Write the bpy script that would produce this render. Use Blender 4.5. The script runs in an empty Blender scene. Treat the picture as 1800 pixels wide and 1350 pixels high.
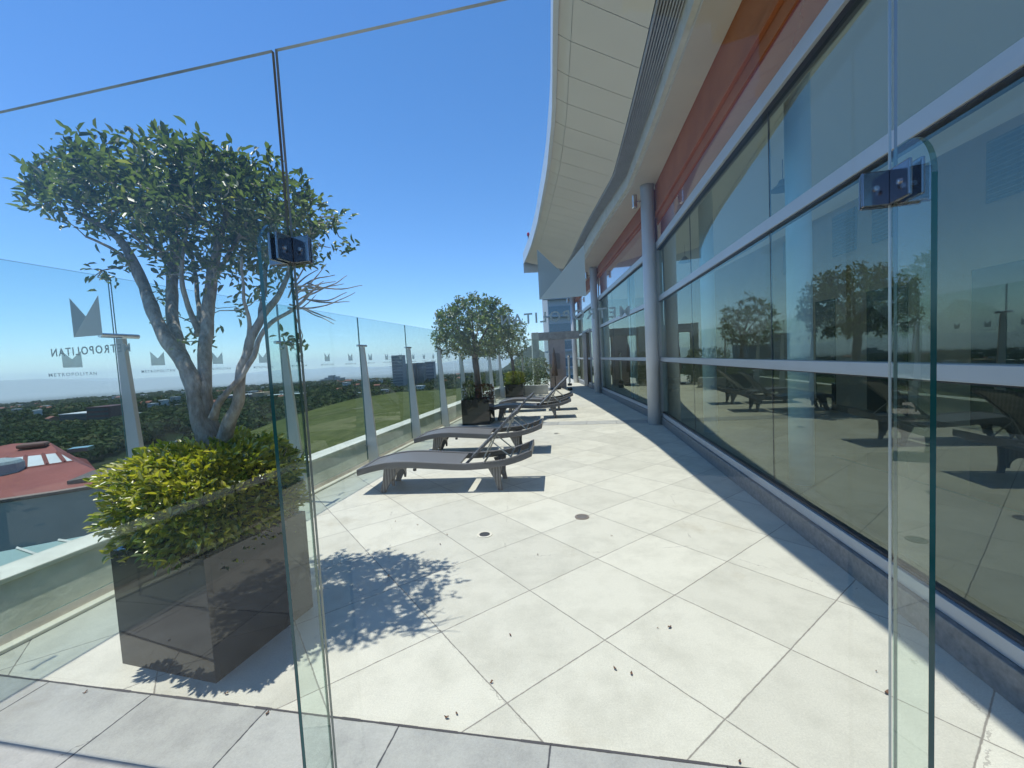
import bpy, math, random
import numpy as np
from mathutils import Vector, Matrix, noise
PI = math.pi
R = math.radians
random.seed(7)
rng = np.random.default_rng(11)
SC = bpy.context.scene
COL = SC.collection

# ------------------------------------------------------------------ camera
F_PX, PITCH, ROLL, EYE = 741.0, R(3.416), R(3.093), 1.5
cam_d = bpy.data.cameras.new('camera')
cam_d.sensor_width = 36.0
cam_d.lens = F_PX / 1800.0 * 36.0
cam_d.clip_start, cam_d.clip_end = 0.05, 90000.0
cam = bpy.data.objects.new('camera', cam_d)
COL.objects.link(cam)
cr, sr, cp, sp = math.cos(ROLL), math.sin(ROLL), math.cos(PITCH), math.sin(PITCH)
u0 = Vector((0, sp, cp)); r0 = Vector((1, 0, 0)); f0 = Vector((0, cp, -sp))
rgt = cr * r0 - sr * u0
upv = sr * r0 + cr * u0
m = Matrix((rgt, upv, -f0)).transposed().to_4x4()
m.translation = Vector((0, 0, EYE))
cam.matrix_world = m
SC.camera = cam

# ------------------------------------------------------------------ world, sun, exposure
SUNV = Vector((-0.25, 0.055, 1.0)).normalized()
sun_el = math.asin(SUNV.z)
sun_az = math.atan2(SUNV.x, SUNV.y)
w = bpy.data.worlds.new('World'); SC.world = w; w.use_nodes = True
nt = w.node_tree; nt.nodes.clear()
sky = nt.nodes.new('ShaderNodeTexSky'); sky.sky_type = 'NISHITA'; sky.sun_disc = False
sky.sun_elevation = sun_el; sky.sun_rotation = sun_az
sky.altitude = 1500; sky.air_density = 1.0; sky.dust_density = 0.05; sky.ozone_density = 6.0
bg = nt.nodes.new('ShaderNodeBackground'); bg.inputs[1].default_value = 0.14
wo = nt.nodes.new('ShaderNodeOutputWorld')
hs = nt.nodes.new('ShaderNodeHueSaturation'); hs.inputs['Saturation'].default_value = 1.17; hs.inputs['Value'].default_value = 1.15
nt.links.new(sky.outputs[0], hs.inputs['Color']); nt.links.new(hs.outputs[0], bg.inputs[0]); nt.links.new(bg.outputs[0], wo.inputs[0])
sd = bpy.data.lights.new('sun', 'SUN'); sd.energy = 3.5; sd.angle = R(0.53); sd.color = (1.0, 0.965, 0.90)
so = bpy.data.objects.new('sun', sd); COL.objects.link(so)
so.rotation_euler = SUNV.to_track_quat('Z', 'Y').to_euler(); so.location = (0, 0, 30)
SC.view_settings.view_transform = 'Standard'; SC.view_settings.look = 'None'
SC.view_settings.exposure = 0.38; SC.view_settings.gamma = 1.0
SC.render.engine = 'CYCLES'
cy = SC.cycles
cy.max_bounces = 12; cy.diffuse_bounces = 4; cy.glossy_bounces = 5; cy.transmission_bounces = 6
cy.transparent_max_bounces = 32; cy.volume_bounces = 2
cy.caustics_reflective = False; cy.caustics_refractive = False

# ------------------------------------------------------------------ picture helpers (a pixel of the 1800 px photo to a point)
def ray(px, py):
    X = (px - 900) / F_PX; Y = (py - 675) / F_PX
    x = cr * X - sr * Y; u = -(sr * X + cr * Y)
    return Vector((x, cp + u * sp, -sp + u * cp))
def gp(px, py, z=0.0):
    r = ray(px, py); return Vector((0, 0, EYE)) + r * ((z - EYE) / r.z)
def aty(px, py, Y):
    r = ray(px, py); return Vector((0, 0, EYE)) + r * (Y / r.y)

# ------------------------------------------------------------------ materials
def newmat(name):
    mt = bpy.data.materials.new(name); mt.use_nodes = True
    n = mt.node_tree; n.nodes.clear()
    return mt, n
def N(n, t, **kw):
    nd = n.nodes.new('ShaderNode' + t)
    for k, v in kw.items():
        if k.startswith('i_'):
            key = k[2:]; key = int(key) if key.isdigit() else key.replace('_', ' ')
            nd.inputs[key].default_value = v
        else: setattr(nd, k, v)
    return nd
def c4(c): return (c[0], c[1], c[2], 1.0)
def mat(name, col, rough=0.6, metal=0.0, col2=None, scale=6.0, bump=0.0, bscale=60.0, spec=0.5, detail=6.0, stretch=None, coat=0.0):
    mt, n = newmat(name); L = n.links.new
    out = N(n, 'OutputMaterial'); b = N(n, 'BsdfPrincipled')
    b.inputs['Roughness'].default_value = rough; b.inputs['Metallic'].default_value = metal
    b.inputs['Specular IOR Level'].default_value = spec
    b.inputs['Coat Weight'].default_value = coat
    L(b.outputs[0], out.inputs[0])
    tc = N(n, 'TexCoord'); mp = N(n, 'Mapping')
    if stretch: mp.inputs['Scale'].default_value = stretch
    L(tc.outputs['Object'], mp.inputs[0])
    if col2 is None: col2 = tuple(c * 0.82 for c in col)
    nz = N(n, 'TexNoise', i_Scale=scale, i_Detail=detail, i_Roughness=0.6); L(mp.outputs[0], nz.inputs['Vector'])
    rp = N(n, 'ValToRGB'); rp.color_ramp.elements[0].position = 0.32; rp.color_ramp.elements[1].position = 0.68
    rp.color_ramp.elements[0].color = c4(col2); rp.color_ramp.elements[1].color = c4(col)
    L(nz.outputs[0], rp.inputs[0]); L(rp.outputs[0], b.inputs['Base Color'])
    if bump > 0:
        n2 = N(n, 'TexNoise', i_Scale=bscale, i_Detail=4.0); L(mp.outputs[0], n2.inputs['Vector'])
        bp = N(n, 'Bump', i_Strength=bump, i_Distance=0.01); L(n2.outputs[0], bp.inputs['Height']); L(bp.outputs[0], b.inputs['Normal'])
    return mt

def mathn(n, op, a, b=None, c=None):
    nd = N(n, 'Math', operation=op)
    for i, v in enumerate((a, b, c)):
        if v is None: continue
        if isinstance(v, (int, float)): nd.inputs[i].default_value = v
        else: n.links.new(v, nd.inputs[i])
    return nd.outputs[0]

def tile_mat(name, base, base2, yaw, ox, oy, size, grout, rough=0.55, gw=0.006, patch=0.05, line=(0.10, 0.095, 0.085), single_axis=False):
    mt, n = newmat(name); L = n.links.new
    out = N(n, 'OutputMaterial'); b = N(n, 'BsdfPrincipled'); L(b.outputs[0], out.inputs[0])
    geo = N(n, 'NewGeometry')
    mp = N(n, 'Mapping', vector_type='TEXTURE')
    mp.inputs['Location'].default_value = (ox, oy, 0); mp.inputs['Rotation'].default_value = (0, 0, yaw)
    mp.inputs['Scale'].default_value = (size, size, size)
    L(geo.outputs['Position'], mp.inputs[0])
    # slightly wandering joints
    wn = N(n, 'TexNoise', i_Scale=9.0, i_Detail=3.0); L(geo.outputs['Position'], wn.inputs['Vector'])
    wsub = N(n, 'VectorMath', operation='SUBTRACT'); L(wn.outputs['Color'], wsub.inputs[0]); wsub.inputs[1].default_value = (0.5, 0.5, 0.5)
    wsc = N(n, 'VectorMath', operation='SCALE'); L(wsub.outputs[0], wsc.inputs[0]); wsc.inputs['Scale'].default_value = 0.012
    wad = N(n, 'VectorMath', operation='ADD'); L(mp.outputs[0], wad.inputs[0]); L(wsc.outputs[0], wad.inputs[1])
    sx = N(n, 'SeparateXYZ'); L(wad.outputs[0], sx.inputs[0])
    def edge(o):
        fr = mathn(n, 'FRACT', o); return mathn(n, 'MINIMUM', fr, mathn(n, 'SUBTRACT', 1.0, fr))
    ex = edge(sx.outputs[0]); ey = edge(sx.outputs[1])
    d = ex if single_axis else mathn(n, 'MINIMUM', ex, ey)
    wn2 = N(n, 'TexNoise', i_Scale=40.0, i_Detail=2.0); L(geo.outputs['Position'], wn2.inputs['Vector'])
    wid = mathn(n, 'MULTIPLY', wn2.outputs[0], gw / size * 1.3)
    mr = N(n, 'MapRange'); L(d, mr.inputs['Value']); L(mathn(n, 'MULTIPLY', wid, 0.55), mr.inputs['From Min']); L(mathn(n, 'ADD', wid, 0.0016), mr.inputs['From Max'])
    fl = N(n, 'VectorMath', operation='FLOOR'); L(mp.outputs[0], fl.inputs[0])
    wh = N(n, 'TexWhiteNoise', noise_dimensions='3D'); L(fl.outputs[0], wh.inputs['Vector'])
    # stone body: two noises
    off = N(n, 'VectorMath', operation='MULTIPLY_ADD'); L(wh.outputs['Color'], off.inputs[0]); off.inputs[1].default_value = (7, 7, 7); L(geo.outputs['Position'], off.inputs[2])
    n1 = N(n, 'TexNoise', i_Scale=4.2, i_Detail=9.0, i_Roughness=0.68); L(off.outputs[0], n1.inputs['Vector'])
    r1 = N(n, 'ValToRGB'); r1.color_ramp.elements[0].position = 0.28; r1.color_ramp.elements[1].position = 0.56
    r1.color_ramp.elements[0].color = c4(base2); r1.color_ramp.elements[1].color = c4(base); L(n1.outputs[0], r1.inputs[0])
    n3 = N(n, 'TexNoise', i_Scale=130.0, i_Detail=4.0, i_Roughness=0.75); L(geo.outputs['Position'], n3.inputs['Vector'])
    sp3 = mathn(n, 'MULTIPLY_ADD', n3.outputs[0], 0.60, 0.70)
    tv = mathn(n, 'MULTIPLY_ADD', wh.outputs['Value'], patch, 1.0 - patch / 2)
    mul = mathn(n, 'MULTIPLY', sp3, tv)
    vm = N(n, 'VectorMath', operation='SCALE'); L(r1.outputs[0], vm.inputs[0]); L(mul, vm.inputs['Scale'])
    # warm stains
    n4 = N(n, 'TexNoise', i_Scale=0.9, i_Detail=7.0, i_Roughness=0.7); L(geo.outputs['Position'], n4.inputs['Vector'])
    r4 = N(n, 'ValToRGB'); r4.color_ramp.elements[0].position = 0.58; r4.color_ramp.elements[1].position = 0.76
    r4.color_ramp.elements[0].color = (0, 0, 0, 1); r4.color_ramp.elements[1].color = (0.80, 0.80, 0.80, 1); L(n4.outputs[0], r4.inputs[0])
    st = N(n, 'Mix', data_type='RGBA'); L(r4.outputs[0], st.inputs['Factor']); L(vm.outputs[0], st.inputs['A'])
    st.inputs['B'].default_value = (base2[0] * 0.86, base2[1] * 0.80, base2[2] * 0.70, 1)
    # hairline cracks, only in places
    vo = N(n, 'TexVoronoi', feature='DISTANCE_TO_EDGE', i_Scale=0.55)
    wv = N(n, 'VectorMath', operation='MULTIPLY_ADD'); L(wn2.outputs['Color'], wv.inputs[0]); wv.inputs[1].default_value = (0.05, 0.05, 0.05); L(geo.outputs['Position'], wv.inputs[2])
    L(wv.outputs[0], vo.inputs['Vector'])
    ck = mathn(n, 'LESS_THAN', vo.outputs['Distance'], 0.0016)
    ck2 = mathn(n, 'MULTIPLY', ck, mathn(n, 'GREATER_THAN', n1.outputs[0], 0.53))
    cm = N(n, 'Mix', data_type='RGBA'); L(mathn(n, 'MULTIPLY', ck2, 0.55), cm.inputs['Factor']); L(st.outputs['Result'], cm.inputs['A']); cm.inputs['B'].default_value = c4(line)
    mx = N(n, 'Mix', data_type='RGBA'); L(mr.outputs[0], mx.inputs['Factor']); mx.inputs['A'].default_value = c4(line); L(cm.outputs['Result'], mx.inputs['B'])
    L(mx.outputs['Result'], b.inputs['Base Color'])
    b.inputs['Roughness'].default_value = rough; b.inputs['Specular IOR Level'].default_value = 0.3
    hb = mathn(n, 'MULTIPLY_ADD', n3.outputs[0], 0.12, mr.outputs[0])
    bp = N(n, 'Bump', i_Strength=0.35, i_Distance=0.004); L(hb, bp.inputs['Height']); L(bp.outputs[0], b.inputs['Normal'])
    return mt

def glass_mat(name, tint, ior=1.5, rough=0.0, haze=0.0, hazecol=(0.8, 0.85, 0.85), wavy=False, refl=(0.95, 0.97, 0.97)):
    """clear sheet: a tinted transparent body with Fresnel reflection on its outer faces"""
    mt, n = newmat(name); L = n.links.new
    out = N(n, 'OutputMaterial')
    tr = N(n, 'BsdfTransparent'); tr.inputs[0].default_value = c4(tint)
    gl = N(n, 'BsdfGlossy'); gl.inputs['Roughness'].default_value = rough; gl.inputs['Color'].default_value = c4(refl)
    fr = N(n, 'Fresnel', i_IOR=ior); geo = N(n, 'NewGeometry')
    ff = mathn(n, 'MULTIPLY', fr.outputs[0], mathn(n, 'SUBTRACT', 1.0, geo.outputs['Backfacing']))
    body = tr.outputs[0]
    if haze > 0:
        df = N(n, 'BsdfDiffuse'); df.inputs[0].default_value = c4(hazecol)
        mh = N(n, 'MixShader'); mh.inputs[0].default_value = haze; L(body, mh.inputs[1]); L(df.outputs[0], mh.inputs[2]); body = mh.outputs[0]
    if wavy:
        nz = N(n, 'TexNoise', i_Scale=1.1, i_Detail=1.0); L(geo.outputs['Position'], nz.inputs['Vector'])
        bp = N(n, 'Bump', i_Strength=0.4, i_Distance=0.004); L(nz.outputs[0], bp.inputs['Height']); L(bp.outputs[0], gl.inputs['Normal'])
    mx = N(n, 'MixShader'); L(ff, mx.inputs[0]); L(body, mx.inputs[1]); L(gl.outputs[0], mx.inputs[2])
    L(mx.outputs[0], out.inputs[0])
    return mt

def leaf_mat(name, cols, trans=0.35, rough=0.35, gloss=0.10):
    mt, n = newmat(name); L = n.links.new
    out = N(n, 'OutputMaterial')
    at = N(n, 'Attribute', attribute_name='rnd'); rp = N(n, 'ValToRGB'); rp.color_ramp.interpolation = 'LINEAR'
    els = rp.color_ramp.elements
    for i, (p, c) in enumerate(cols):
        if i < 2: e = els[i]; e.position = p
        else: e = els.new(p)
        e.color = c4(c)
    L(at.outputs['Fac'], rp.inputs[0])
    di = N(n, 'BsdfDiffuse'); L(rp.outputs[0], di.inputs[0])
    tl = N(n, 'BsdfTranslucent')
    br = N(n, 'VectorMath', operation='MULTIPLY'); L(rp.outputs[0], br.inputs[0]); br.inputs[1].default_value = (1.35, 1.5, 0.7); L(br.outputs[0], tl.inputs[0])
    gl = N(n, 'BsdfGlossy'); gl.inputs['Roughness'].default_value = rough; gl.inputs['Color'].default_value = (1, 1, 1, 1)
    m1 = N(n, 'MixShader'); m1.inputs[0].default_value = trans; L(di.outputs[0], m1.inputs[1]); L(tl.outputs[0], m1.inputs[2])
    lw = N(n, 'LayerWeight', i_Blend=0.25)
    m2 = N(n, 'MixShader'); L(mathn(n, 'MULTIPLY_ADD', lw.outputs['Facing'], 0.14 if gloss else 0.0, gloss), m2.inputs[0]); L(m1.outputs[0], m2.inputs[1]); L(gl.outputs[0], m2.inputs[2])
    L(m2.outputs[0], out.inputs[0])
    return mt

def wicker_mat(name, c1, c2):
    mt, n = newmat(name); L = n.links.new
    out = N(n, 'OutputMaterial'); b = N(n, 'BsdfPrincipled'); L(b.outputs[0], out.inputs[0])
    tc = N(n, 'TexCoord'); sx = N(n, 'SeparateXYZ'); L(tc.outputs['Object'], sx.inputs[0])
    s1 = mathn(n, 'SINE', mathn(n, 'MULTIPLY', sx.outputs[0], 2 * PI / 0.034))
    s2 = mathn(n, 'SINE', mathn(n, 'MULTIPLY', sx.outputs[1], 2 * PI / 0.046))
    s3 = mathn(n, 'SINE', mathn(n, 'MULTIPLY', sx.outputs[2], 2 * PI / 0.024))
    wv = mathn(n, 'MULTIPLY', s1, mathn(n, 'ADD', s2, mathn(n, 'MULTIPLY', s3, 0.6)))
    f = N(n, 'MapRange'); L(wv, f.inputs['Value']); f.inputs['From Min'].default_value = -0.7; f.inputs['From Max'].default_value = 0.7
    nz = N(n, 'TexNoise', i_Scale=30.0, i_Detail=4.0); L(tc.outputs['Object'], nz.inputs['Vector'])
    mx = N(n, 'Mix', data_type='RGBA'); L(f.outputs[0], mx.inputs['Factor']); mx.inputs['A'].default_value = c4(c2); mx.inputs['B'].default_value = c4(c1)
    vs = N(n, 'VectorMath', operation='SCALE'); L(mx.outputs['Result'], vs.inputs[0]); L(mathn(n, 'MULTIPLY_ADD', nz.outputs[0], 0.6, 0.7), vs.inputs['Scale'])
    L(vs.outputs[0], b.inputs['Base Color']); b.inputs['Roughness'].default_value = 0.42; b.inputs['Specular IOR Level'].default_value = 0.5
    bp = N(n, 'Bump', i_Strength=0.7, i_Distance=0.003); L(f.outputs[0], bp.inputs['Height']); L(bp.outputs[0], b.inputs['Normal'])
    return mt

T = EYE / 2.3687
YAW = 0.6286
M = {}
M['tile'] = tile_mat('light_stone_tiles', (0.605, 0.585, 0.49), (0.50, 0.483, 0.40), YAW, T * 0.4352, T * 1.9675, T, True, patch=0.15, gw=0.005, line=(0.25, 0.23, 0.195))
SY = math.atan(-0.199)
SX0, SY0 = 0.0, 1.56     # line where the grey strip meets the pale tiles
M['grey_tile'] = tile_mat('grey_granite_tiles', (0.43, 0.43, 0.395), (0.31, 0.31, 0.29), SY, 0.075, 1.56 - 0.015, 0.633, True, rough=0.6, patch=0.12, line=(0.07, 0.07, 0.075))
M['concrete'] = mat('weathered_concrete', (0.84, 0.80, 0.68), 0.8, col2=(0.56, 0.53, 0.42), scale=2.8, bump=0.3, bscale=30)
M['cap'] = mat('painted_cap', (0.72, 0.70, 0.62), 0.7, col2=(0.56, 0.54, 0.47), scale=3, bump=0.15)
M['whitestrip'] = mat('cream_kerb', (0.84, 0.80, 0.66), 0.6, col2=(0.72, 0.68, 0.55), scale=3)
M['steel'] = mat('brushed_steel', (0.62, 0.63, 0.64), 0.22, 1.0, scale=20)
M['chrome'] = mat('polished_chrome', (0.27, 0.255, 0.27), 0.14, 1.0, scale=8)
M['post'] = mat('painted_post', (0.60, 0.60, 0.56), 0.45, 0.0, col2=(0.52, 0.52, 0.48), scale=3, bump=0.05)
M['alu'] = mat('painted_aluminium', (0.46, 0.47, 0.47), 0.4, 0.15, col2=(0.42, 0.43, 0.43), scale=1.5)
M['gasket'] = mat('black_gasket', (0.02, 0.02, 0.025), 0.5)
M['plinth'] = mat('granite_plinth', (0.24, 0.235, 0.225), 0.45, col2=(0.13, 0.13, 0.13), scale=28, bump=0.1)
M['soffit'] = mat('soffit_panels', (0.80, 0.755, 0.67), 0.6, col2=(0.73, 0.69, 0.61), scale=0.7)
M['fascia'] = mat('white_fascia', (0.70, 0.74, 0.76), 0.4, 0.1, col2=(0.62, 0.66, 0.68), scale=1)
M['louvre'] = mat('dark_louvre', (0.20, 0.205, 0.22), 0.45, 0.2)
M['blade'] = mat('grey_blade', (0.42, 0.43, 0.45), 0.5)
M['beam'] = mat('cream_beam', (0.60, 0.56, 0.49), 0.55, col2=(0.54, 0.50, 0.44), scale=1.2)
M['orange'] = mat('burnt_orange_paint', (0.40, 0.125, 0.035), 0.6, col2=(0.31, 0.09, 0.025), scale=1.4, spec=0.15)
M['column'] = mat('column_paint', (0.62, 0.63, 0.64), 0.42, col2=(0.55, 0.56, 0.57), scale=2)
M['incol'] = mat('pale_blue_column', (0.58, 0.74, 0.86), 0.4, col2=(0.50, 0.66, 0.78), scale=2)
M['inwall'] = mat('beige_inner_wall', (0.46, 0.34, 0.24), 0.8, col2=(0.38, 0.28, 0.20), scale=0.9)
M['inceil'] = mat('inner_ceiling', (0.52, 0.50, 0.46), 0.8, scale=0.5)
def fill_ceiling():  # plain ceiling made translucent, added so sunlight brightens the inside
    mt, n = newmat('light_fill_ceiling'); L = n.links.new; out = N(n, 'OutputMaterial')
    a = N(n, 'BsdfTranslucent'); a.inputs[0].default_value = (0.046, 0.047, 0.040, 1); d = N(n, 'BsdfDiffuse'); d.inputs[0].default_value = (0.55, 0.53, 0.48, 1)
    ad = N(n, 'AddShader'); L(a.outputs[0], ad.inputs[0]); L(d.outputs[0], ad.inputs[1]); L(ad.outputs[0], out.inputs[0]); return mt
M['fill_ceiling'] = fill_ceiling()
M['inlouvre'] = mat('inner_louvre', (0.09, 0.10, 0.11), 0.6)
M['indark'] = mat('dark_opening', (0.02, 0.03, 0.03), 0.6)
M['pool'] = mat('pool_water', (0.008, 0.10, 0.13), 0.04, col2=(0.005, 0.06, 0.085), scale=2, bump=0.05, bscale=6)
M['black'] = mat('gloss_black_planter', (0.013, 0.013, 0.014), 0.05, spec=0.65, coat=0.1, scale=3)
M['soil'] = mat('soil', (0.05, 0.035, 0.022), 0.95, bump=0.6, bscale=40)
M['blackmetal'] = mat('black_metal', (0.02, 0.02, 0.022), 0.4, 0.3)
M['wicker'] = wicker_mat('grey_wicker', (0.25, 0.24, 0.23), (0.06, 0.057, 0.055))
M['wframe'] = wicker_mat('dark_wicker_frame', (0.19, 0.182, 0.178), (0.06, 0.056, 0.055))
M['bark'] = mat('grey_bark', (0.46, 0.43, 0.37), 0.85, col2=(0.17, 0.15, 0.125), scale=26, bump=1.0, bscale=60, stretch=(1, 1, 0.45))
M['bark2'] = mat('brown_bark', (0.16, 0.135, 0.11), 0.85, col2=(0.07, 0.06, 0.05), scale=12, bump=0.7, bscale=30, stretch=(1, 1, 0.35))
M['leaf'] = leaf_mat('ficus_leaves', [(0.0, (0.055, 0.088, 0.028)), (0.45, (0.100, 0.148, 0.044)), (0.80, (0.165, 0.215, 0.070)), (0.98, (0.30, 0.30, 0.09))], 0.48, 0.42, 0.05)
M['leafy'] = leaf_mat('variegated_leaves', [(0.0, (0.04, 0.09, 0.012)), (0.30, (0.13, 0.20, 0.02)), (0.55, (0.36, 0.37, 0.035)), (1.0, (0.62, 0.54, 0.06))], 0.38, 0.35, 0.07)
M['leafr'] = leaf_mat('red_leaves', [(0.0, (0.05, 0.03, 0.012)), (0.5, (0.15, 0.035, 0.02)), (1.0, (0.10, 0.12, 0.03))], 0.3, 0.4, 0.05)
M['leafo'] = leaf_mat('olive_leaves', [(0.0, (0.05, 0.09, 0.03)), (1.0, (0.16, 0.19, 0.07))], 0.3, 0.4, 0.05)
M['deadleaf'] = mat('dead_leaf', (0.24, 0.11, 0.055), 0.8, col2=(0.13, 0.065, 0.035), scale=30)
M['screen'] = glass_mat('screen_glass', (0.972, 0.988, 0.982), 1.45, haze=0.003, hazecol=(0.8, 0.85, 0.85))
M['rail'] = glass_mat('railing_glass', (0.90, 0.95, 0.925), 1.52, haze=0.006)
M['fin'] = glass_mat('fin_glass', (0.90, 0.955, 0.93), 1.55)
M['fintop'] = glass_mat('fin_top_edge', (0.45, 0.62, 0.58), 1.8)
M['edge'] = mat('teal_glass_edge', (0.010, 0.13, 0.105), 0.12, spec=0.8, col2=(0.004, 0.06, 0.055), scale=3, stretch=(1, 1, 0.3))
M['pedge'] = mat('polished_glass_edge', (0.42, 0.45, 0.43), 0.22, 0.3, col2=(0.16, 0.19, 0.19), scale=2, stretch=(1, 1, 0.2))
M['rimedge'] = mat('thin_glass_edge', (0.06, 0.16, 0.15), 0.25)
M['fglass'] = glass_mat('facade_glass', (0.84, 0.90, 0.87), 2.25, wavy=True, refl=(0.78, 0.88, 0.74))
M['pinkglass'] = mat('pink_spandrel_glass', (0.32, 0.085, 0.085), 0.08, spec=1.0, coat=1.0, col2=(0.26, 0.07, 0.075), scale=1)
def decal(name, col, op):
    mt, n = newmat(name); L = n.links.new
    out = N(n, 'OutputMaterial'); tr = N(n, 'BsdfTransparent'); df = N(n, 'BsdfDiffuse'); tl = N(n, 'BsdfTranslucent')
    df.inputs[0].default_value = c4(col); tl.inputs[0].default_value = c4(col)
    a = N(n, 'MixShader'); a.inputs[0].default_value = 0.5; L(df.outputs[0], a.inputs[1]); L(tl.outputs[0], a.inputs[2])
    m_ = N(n, 'MixShader'); m_.inputs[0].default_value = op; L(tr.outputs[0], m_.inputs[1]); L(a.outputs[0], m_.inputs[2]); L(m_.outputs[0], out.inputs[0])
    return mt
M['frost'] = decal('frosted_vinyl', (0.46, 0.52, 0.52), 0.80)
M['frost2'] = decal('frosted_vinyl_light', (0.66, 0.70, 0.67), 0.90)
M['frost3'] = decal('small_frosted_vinyl', (0.36, 0.46, 0.48), 0.52)

# ------------------------------------------------------------------ mesh builder
class MB:
    def __init__(s): s.v = []; s.f = []; s.mi = []
    def add(s, vs, fs, mi=0):
        o = len(s.v); s.v += [tuple(v) for v in vs]
        for f in fs: s.f.append(tuple(o + i for i in f)); s.mi.append(mi)
        return s
    def box(s, a, b, mi=0):
        x0, y0, z0 = a; x1, y1, z1 = b
        return s.add([(x0,y0,z0),(x1,y0,z0),(x1,y1,z0),(x0,y1,z0),(x0,y0,z1),(x1,y0,z1),(x1,y1,z1),(x0,y1,z1)],
              [(0,3,2,1),(4,5,6,7),(0,1,5,4),(1,2,6,5),(2,3,7,6),(3,0,4,7)], mi)
    def obox(s, o, ex, ey, ez, mi=0):
        """box from corner o with edge vectors"""
        o, ex, ey, ez = map(Vector, (o, ex, ey, ez))
        vs = [o, o+ex, o+ex+ey, o+ey, o+ez, o+ex+ez, o+ex+ey+ez, o+ey+ez]
        fs = [(0,3,2,1),(4,5,6,7),(0,1,5,4),(1,2,6,5),(2,3,7,6),(3,0,4,7)]
        if ex.cross(ey).dot(ez) < 0: fs = [f[::-1] for f in fs]
        return s.add(vs, fs, mi)
    def prism(s, pts, vec, mi=0):
        """polygon pts (3D list) extruded by vec"""
        vec = Vector(vec); p = [Vector(q) for q in pts]; n = len(p)
        nrm = Vector((0, 0, 0))
        for i in range(n): nrm += p[i].cross(p[(i+1) % n])
        rev = nrm.dot(vec) > 0
        vs = p + [q + vec for q in p]
        a = tuple(range(n)); b = tuple(range(n, 2*n))
        fs = [a[::-1] if rev else a, b if rev else b[::-1]]
        for i in range(n):
            j = (i+1) % n
            f = (i, j, n+j, n+i)
            fs.append(f if rev else f[::-1])
        return s.add(vs, fs, mi)
    def sweep(s, path, w, h, mi=0):
        """rectangular bar along a path in the x-z plane shape; width along y from path y"""
        return s
    def tube(s, pts, rad, seg=8, mi=0, caps=True):
        pts = [Vector(p) for p in pts]; n = len(pts)
        if not hasattr(rad, '__len__'): rad = [rad] * n
        vs = []; prev = None
        for i, p in enumerate(pts):
            t = (pts[min(i+1, n-1)] - pts[max(i-1, 0)])
            if t.length < 1e-9: t = Vector((0, 0, 1))
            t.normalize()
            if prev is None:
                a = Vector((1, 0, 0)) if abs(t.x) < 0.8 else Vector((0, 1, 0))
                u = t.cross(a).normalized()
            else:
                u = (prev - t * prev.dot(t))
                u = u.normalized() if u.length > 1e-6 else t.orthogonal().normalized()
            prev = u; v = t.cross(u)
            for k in range(seg):
                an = 2 * PI * k / seg
                vs.append(p + (u * math.cos(an) + v * math.sin(an)) * rad[i])
        fs = []
        for i in range(n-1):
            for k in range(seg):
                a = i*seg + k; b = i*seg + (k+1) % seg
                fs.append((a, b, b+seg, a+seg))
        if caps:
            fs.append(tuple(range(seg))[::-1]); fs.append(tuple(range((n-1)*seg, n*seg)))
        return s.add(vs, fs, mi)
    def lathe(s, prof, c=(0, 0, 0), seg=24, mi=0):
        vs = []; n = len(prof)
        for r_, z in prof:
            for k in range(seg):
                an = 2*PI*k/seg; vs.append((c[0]+r_*math.cos(an), c[1]+r_*math.sin(an), c[2]+z))
        fs = []
        for i in range(n-1):
            for k in range(seg):
                a = i*seg+k; b = i*seg+(k+1) % seg
                fs.append((a, b, b+seg, a+seg))
        fs.append(tuple(range(seg))[::-1]); fs.append(tuple(range((n-1)*seg, n*seg)))
        return s.add(vs, fs, mi)
    def build(s, name, mats, parent=None, bevel=0.0, smooth=False, loc=None):
        me = bpy.data.meshes.new(name); me.from_pydata(s.v, [], s.f)
        for mm in (mats if isinstance(mats, (list, tuple)) else [mats]): me.materials.append(mm)
        if any(s.mi): me.polygons.foreach_set('material_index', s.mi)
        if smooth: me.polygons.foreach_set('use_smooth', [True] * len(me.polygons))
        me.update()
        ob = bpy.data.objects.new(name, me); COL.objects.link(ob)
        if parent: ob.parent = parent
        if loc: ob.location = loc
        if bevel > 0:
            b = ob.modifiers.new('bevel', 'BEVEL'); b.width = bevel; b.segments = 2; b.limit_method = 'ANGLE'; b.angle_limit = R(40)
            b.harden_normals = False
        return ob
def tag(o, label=None, cat=None, group=None, kind=None):
    if label: o['label'] = label
    if cat: o['category'] = cat
    if group: o['group'] = group
    if kind: o['kind'] = kind
    return o
def empty(name, loc=(0, 0, 0), rz=0.0, label=None, cat=None, group=None):
    o = bpy.data.objects.new(name, None); COL.objects.link(o); o.location = loc; o.rotation_euler = (0, 0, rz)
    o.empty_display_size = 0.2
    return tag(o, label, cat, group)
def copy_tree(o, parent=None):
    c = o.copy(); COL.objects.link(c); c.parent = parent
    for ch in list(o.children): copy_tree(ch, c)
    return c

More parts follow.
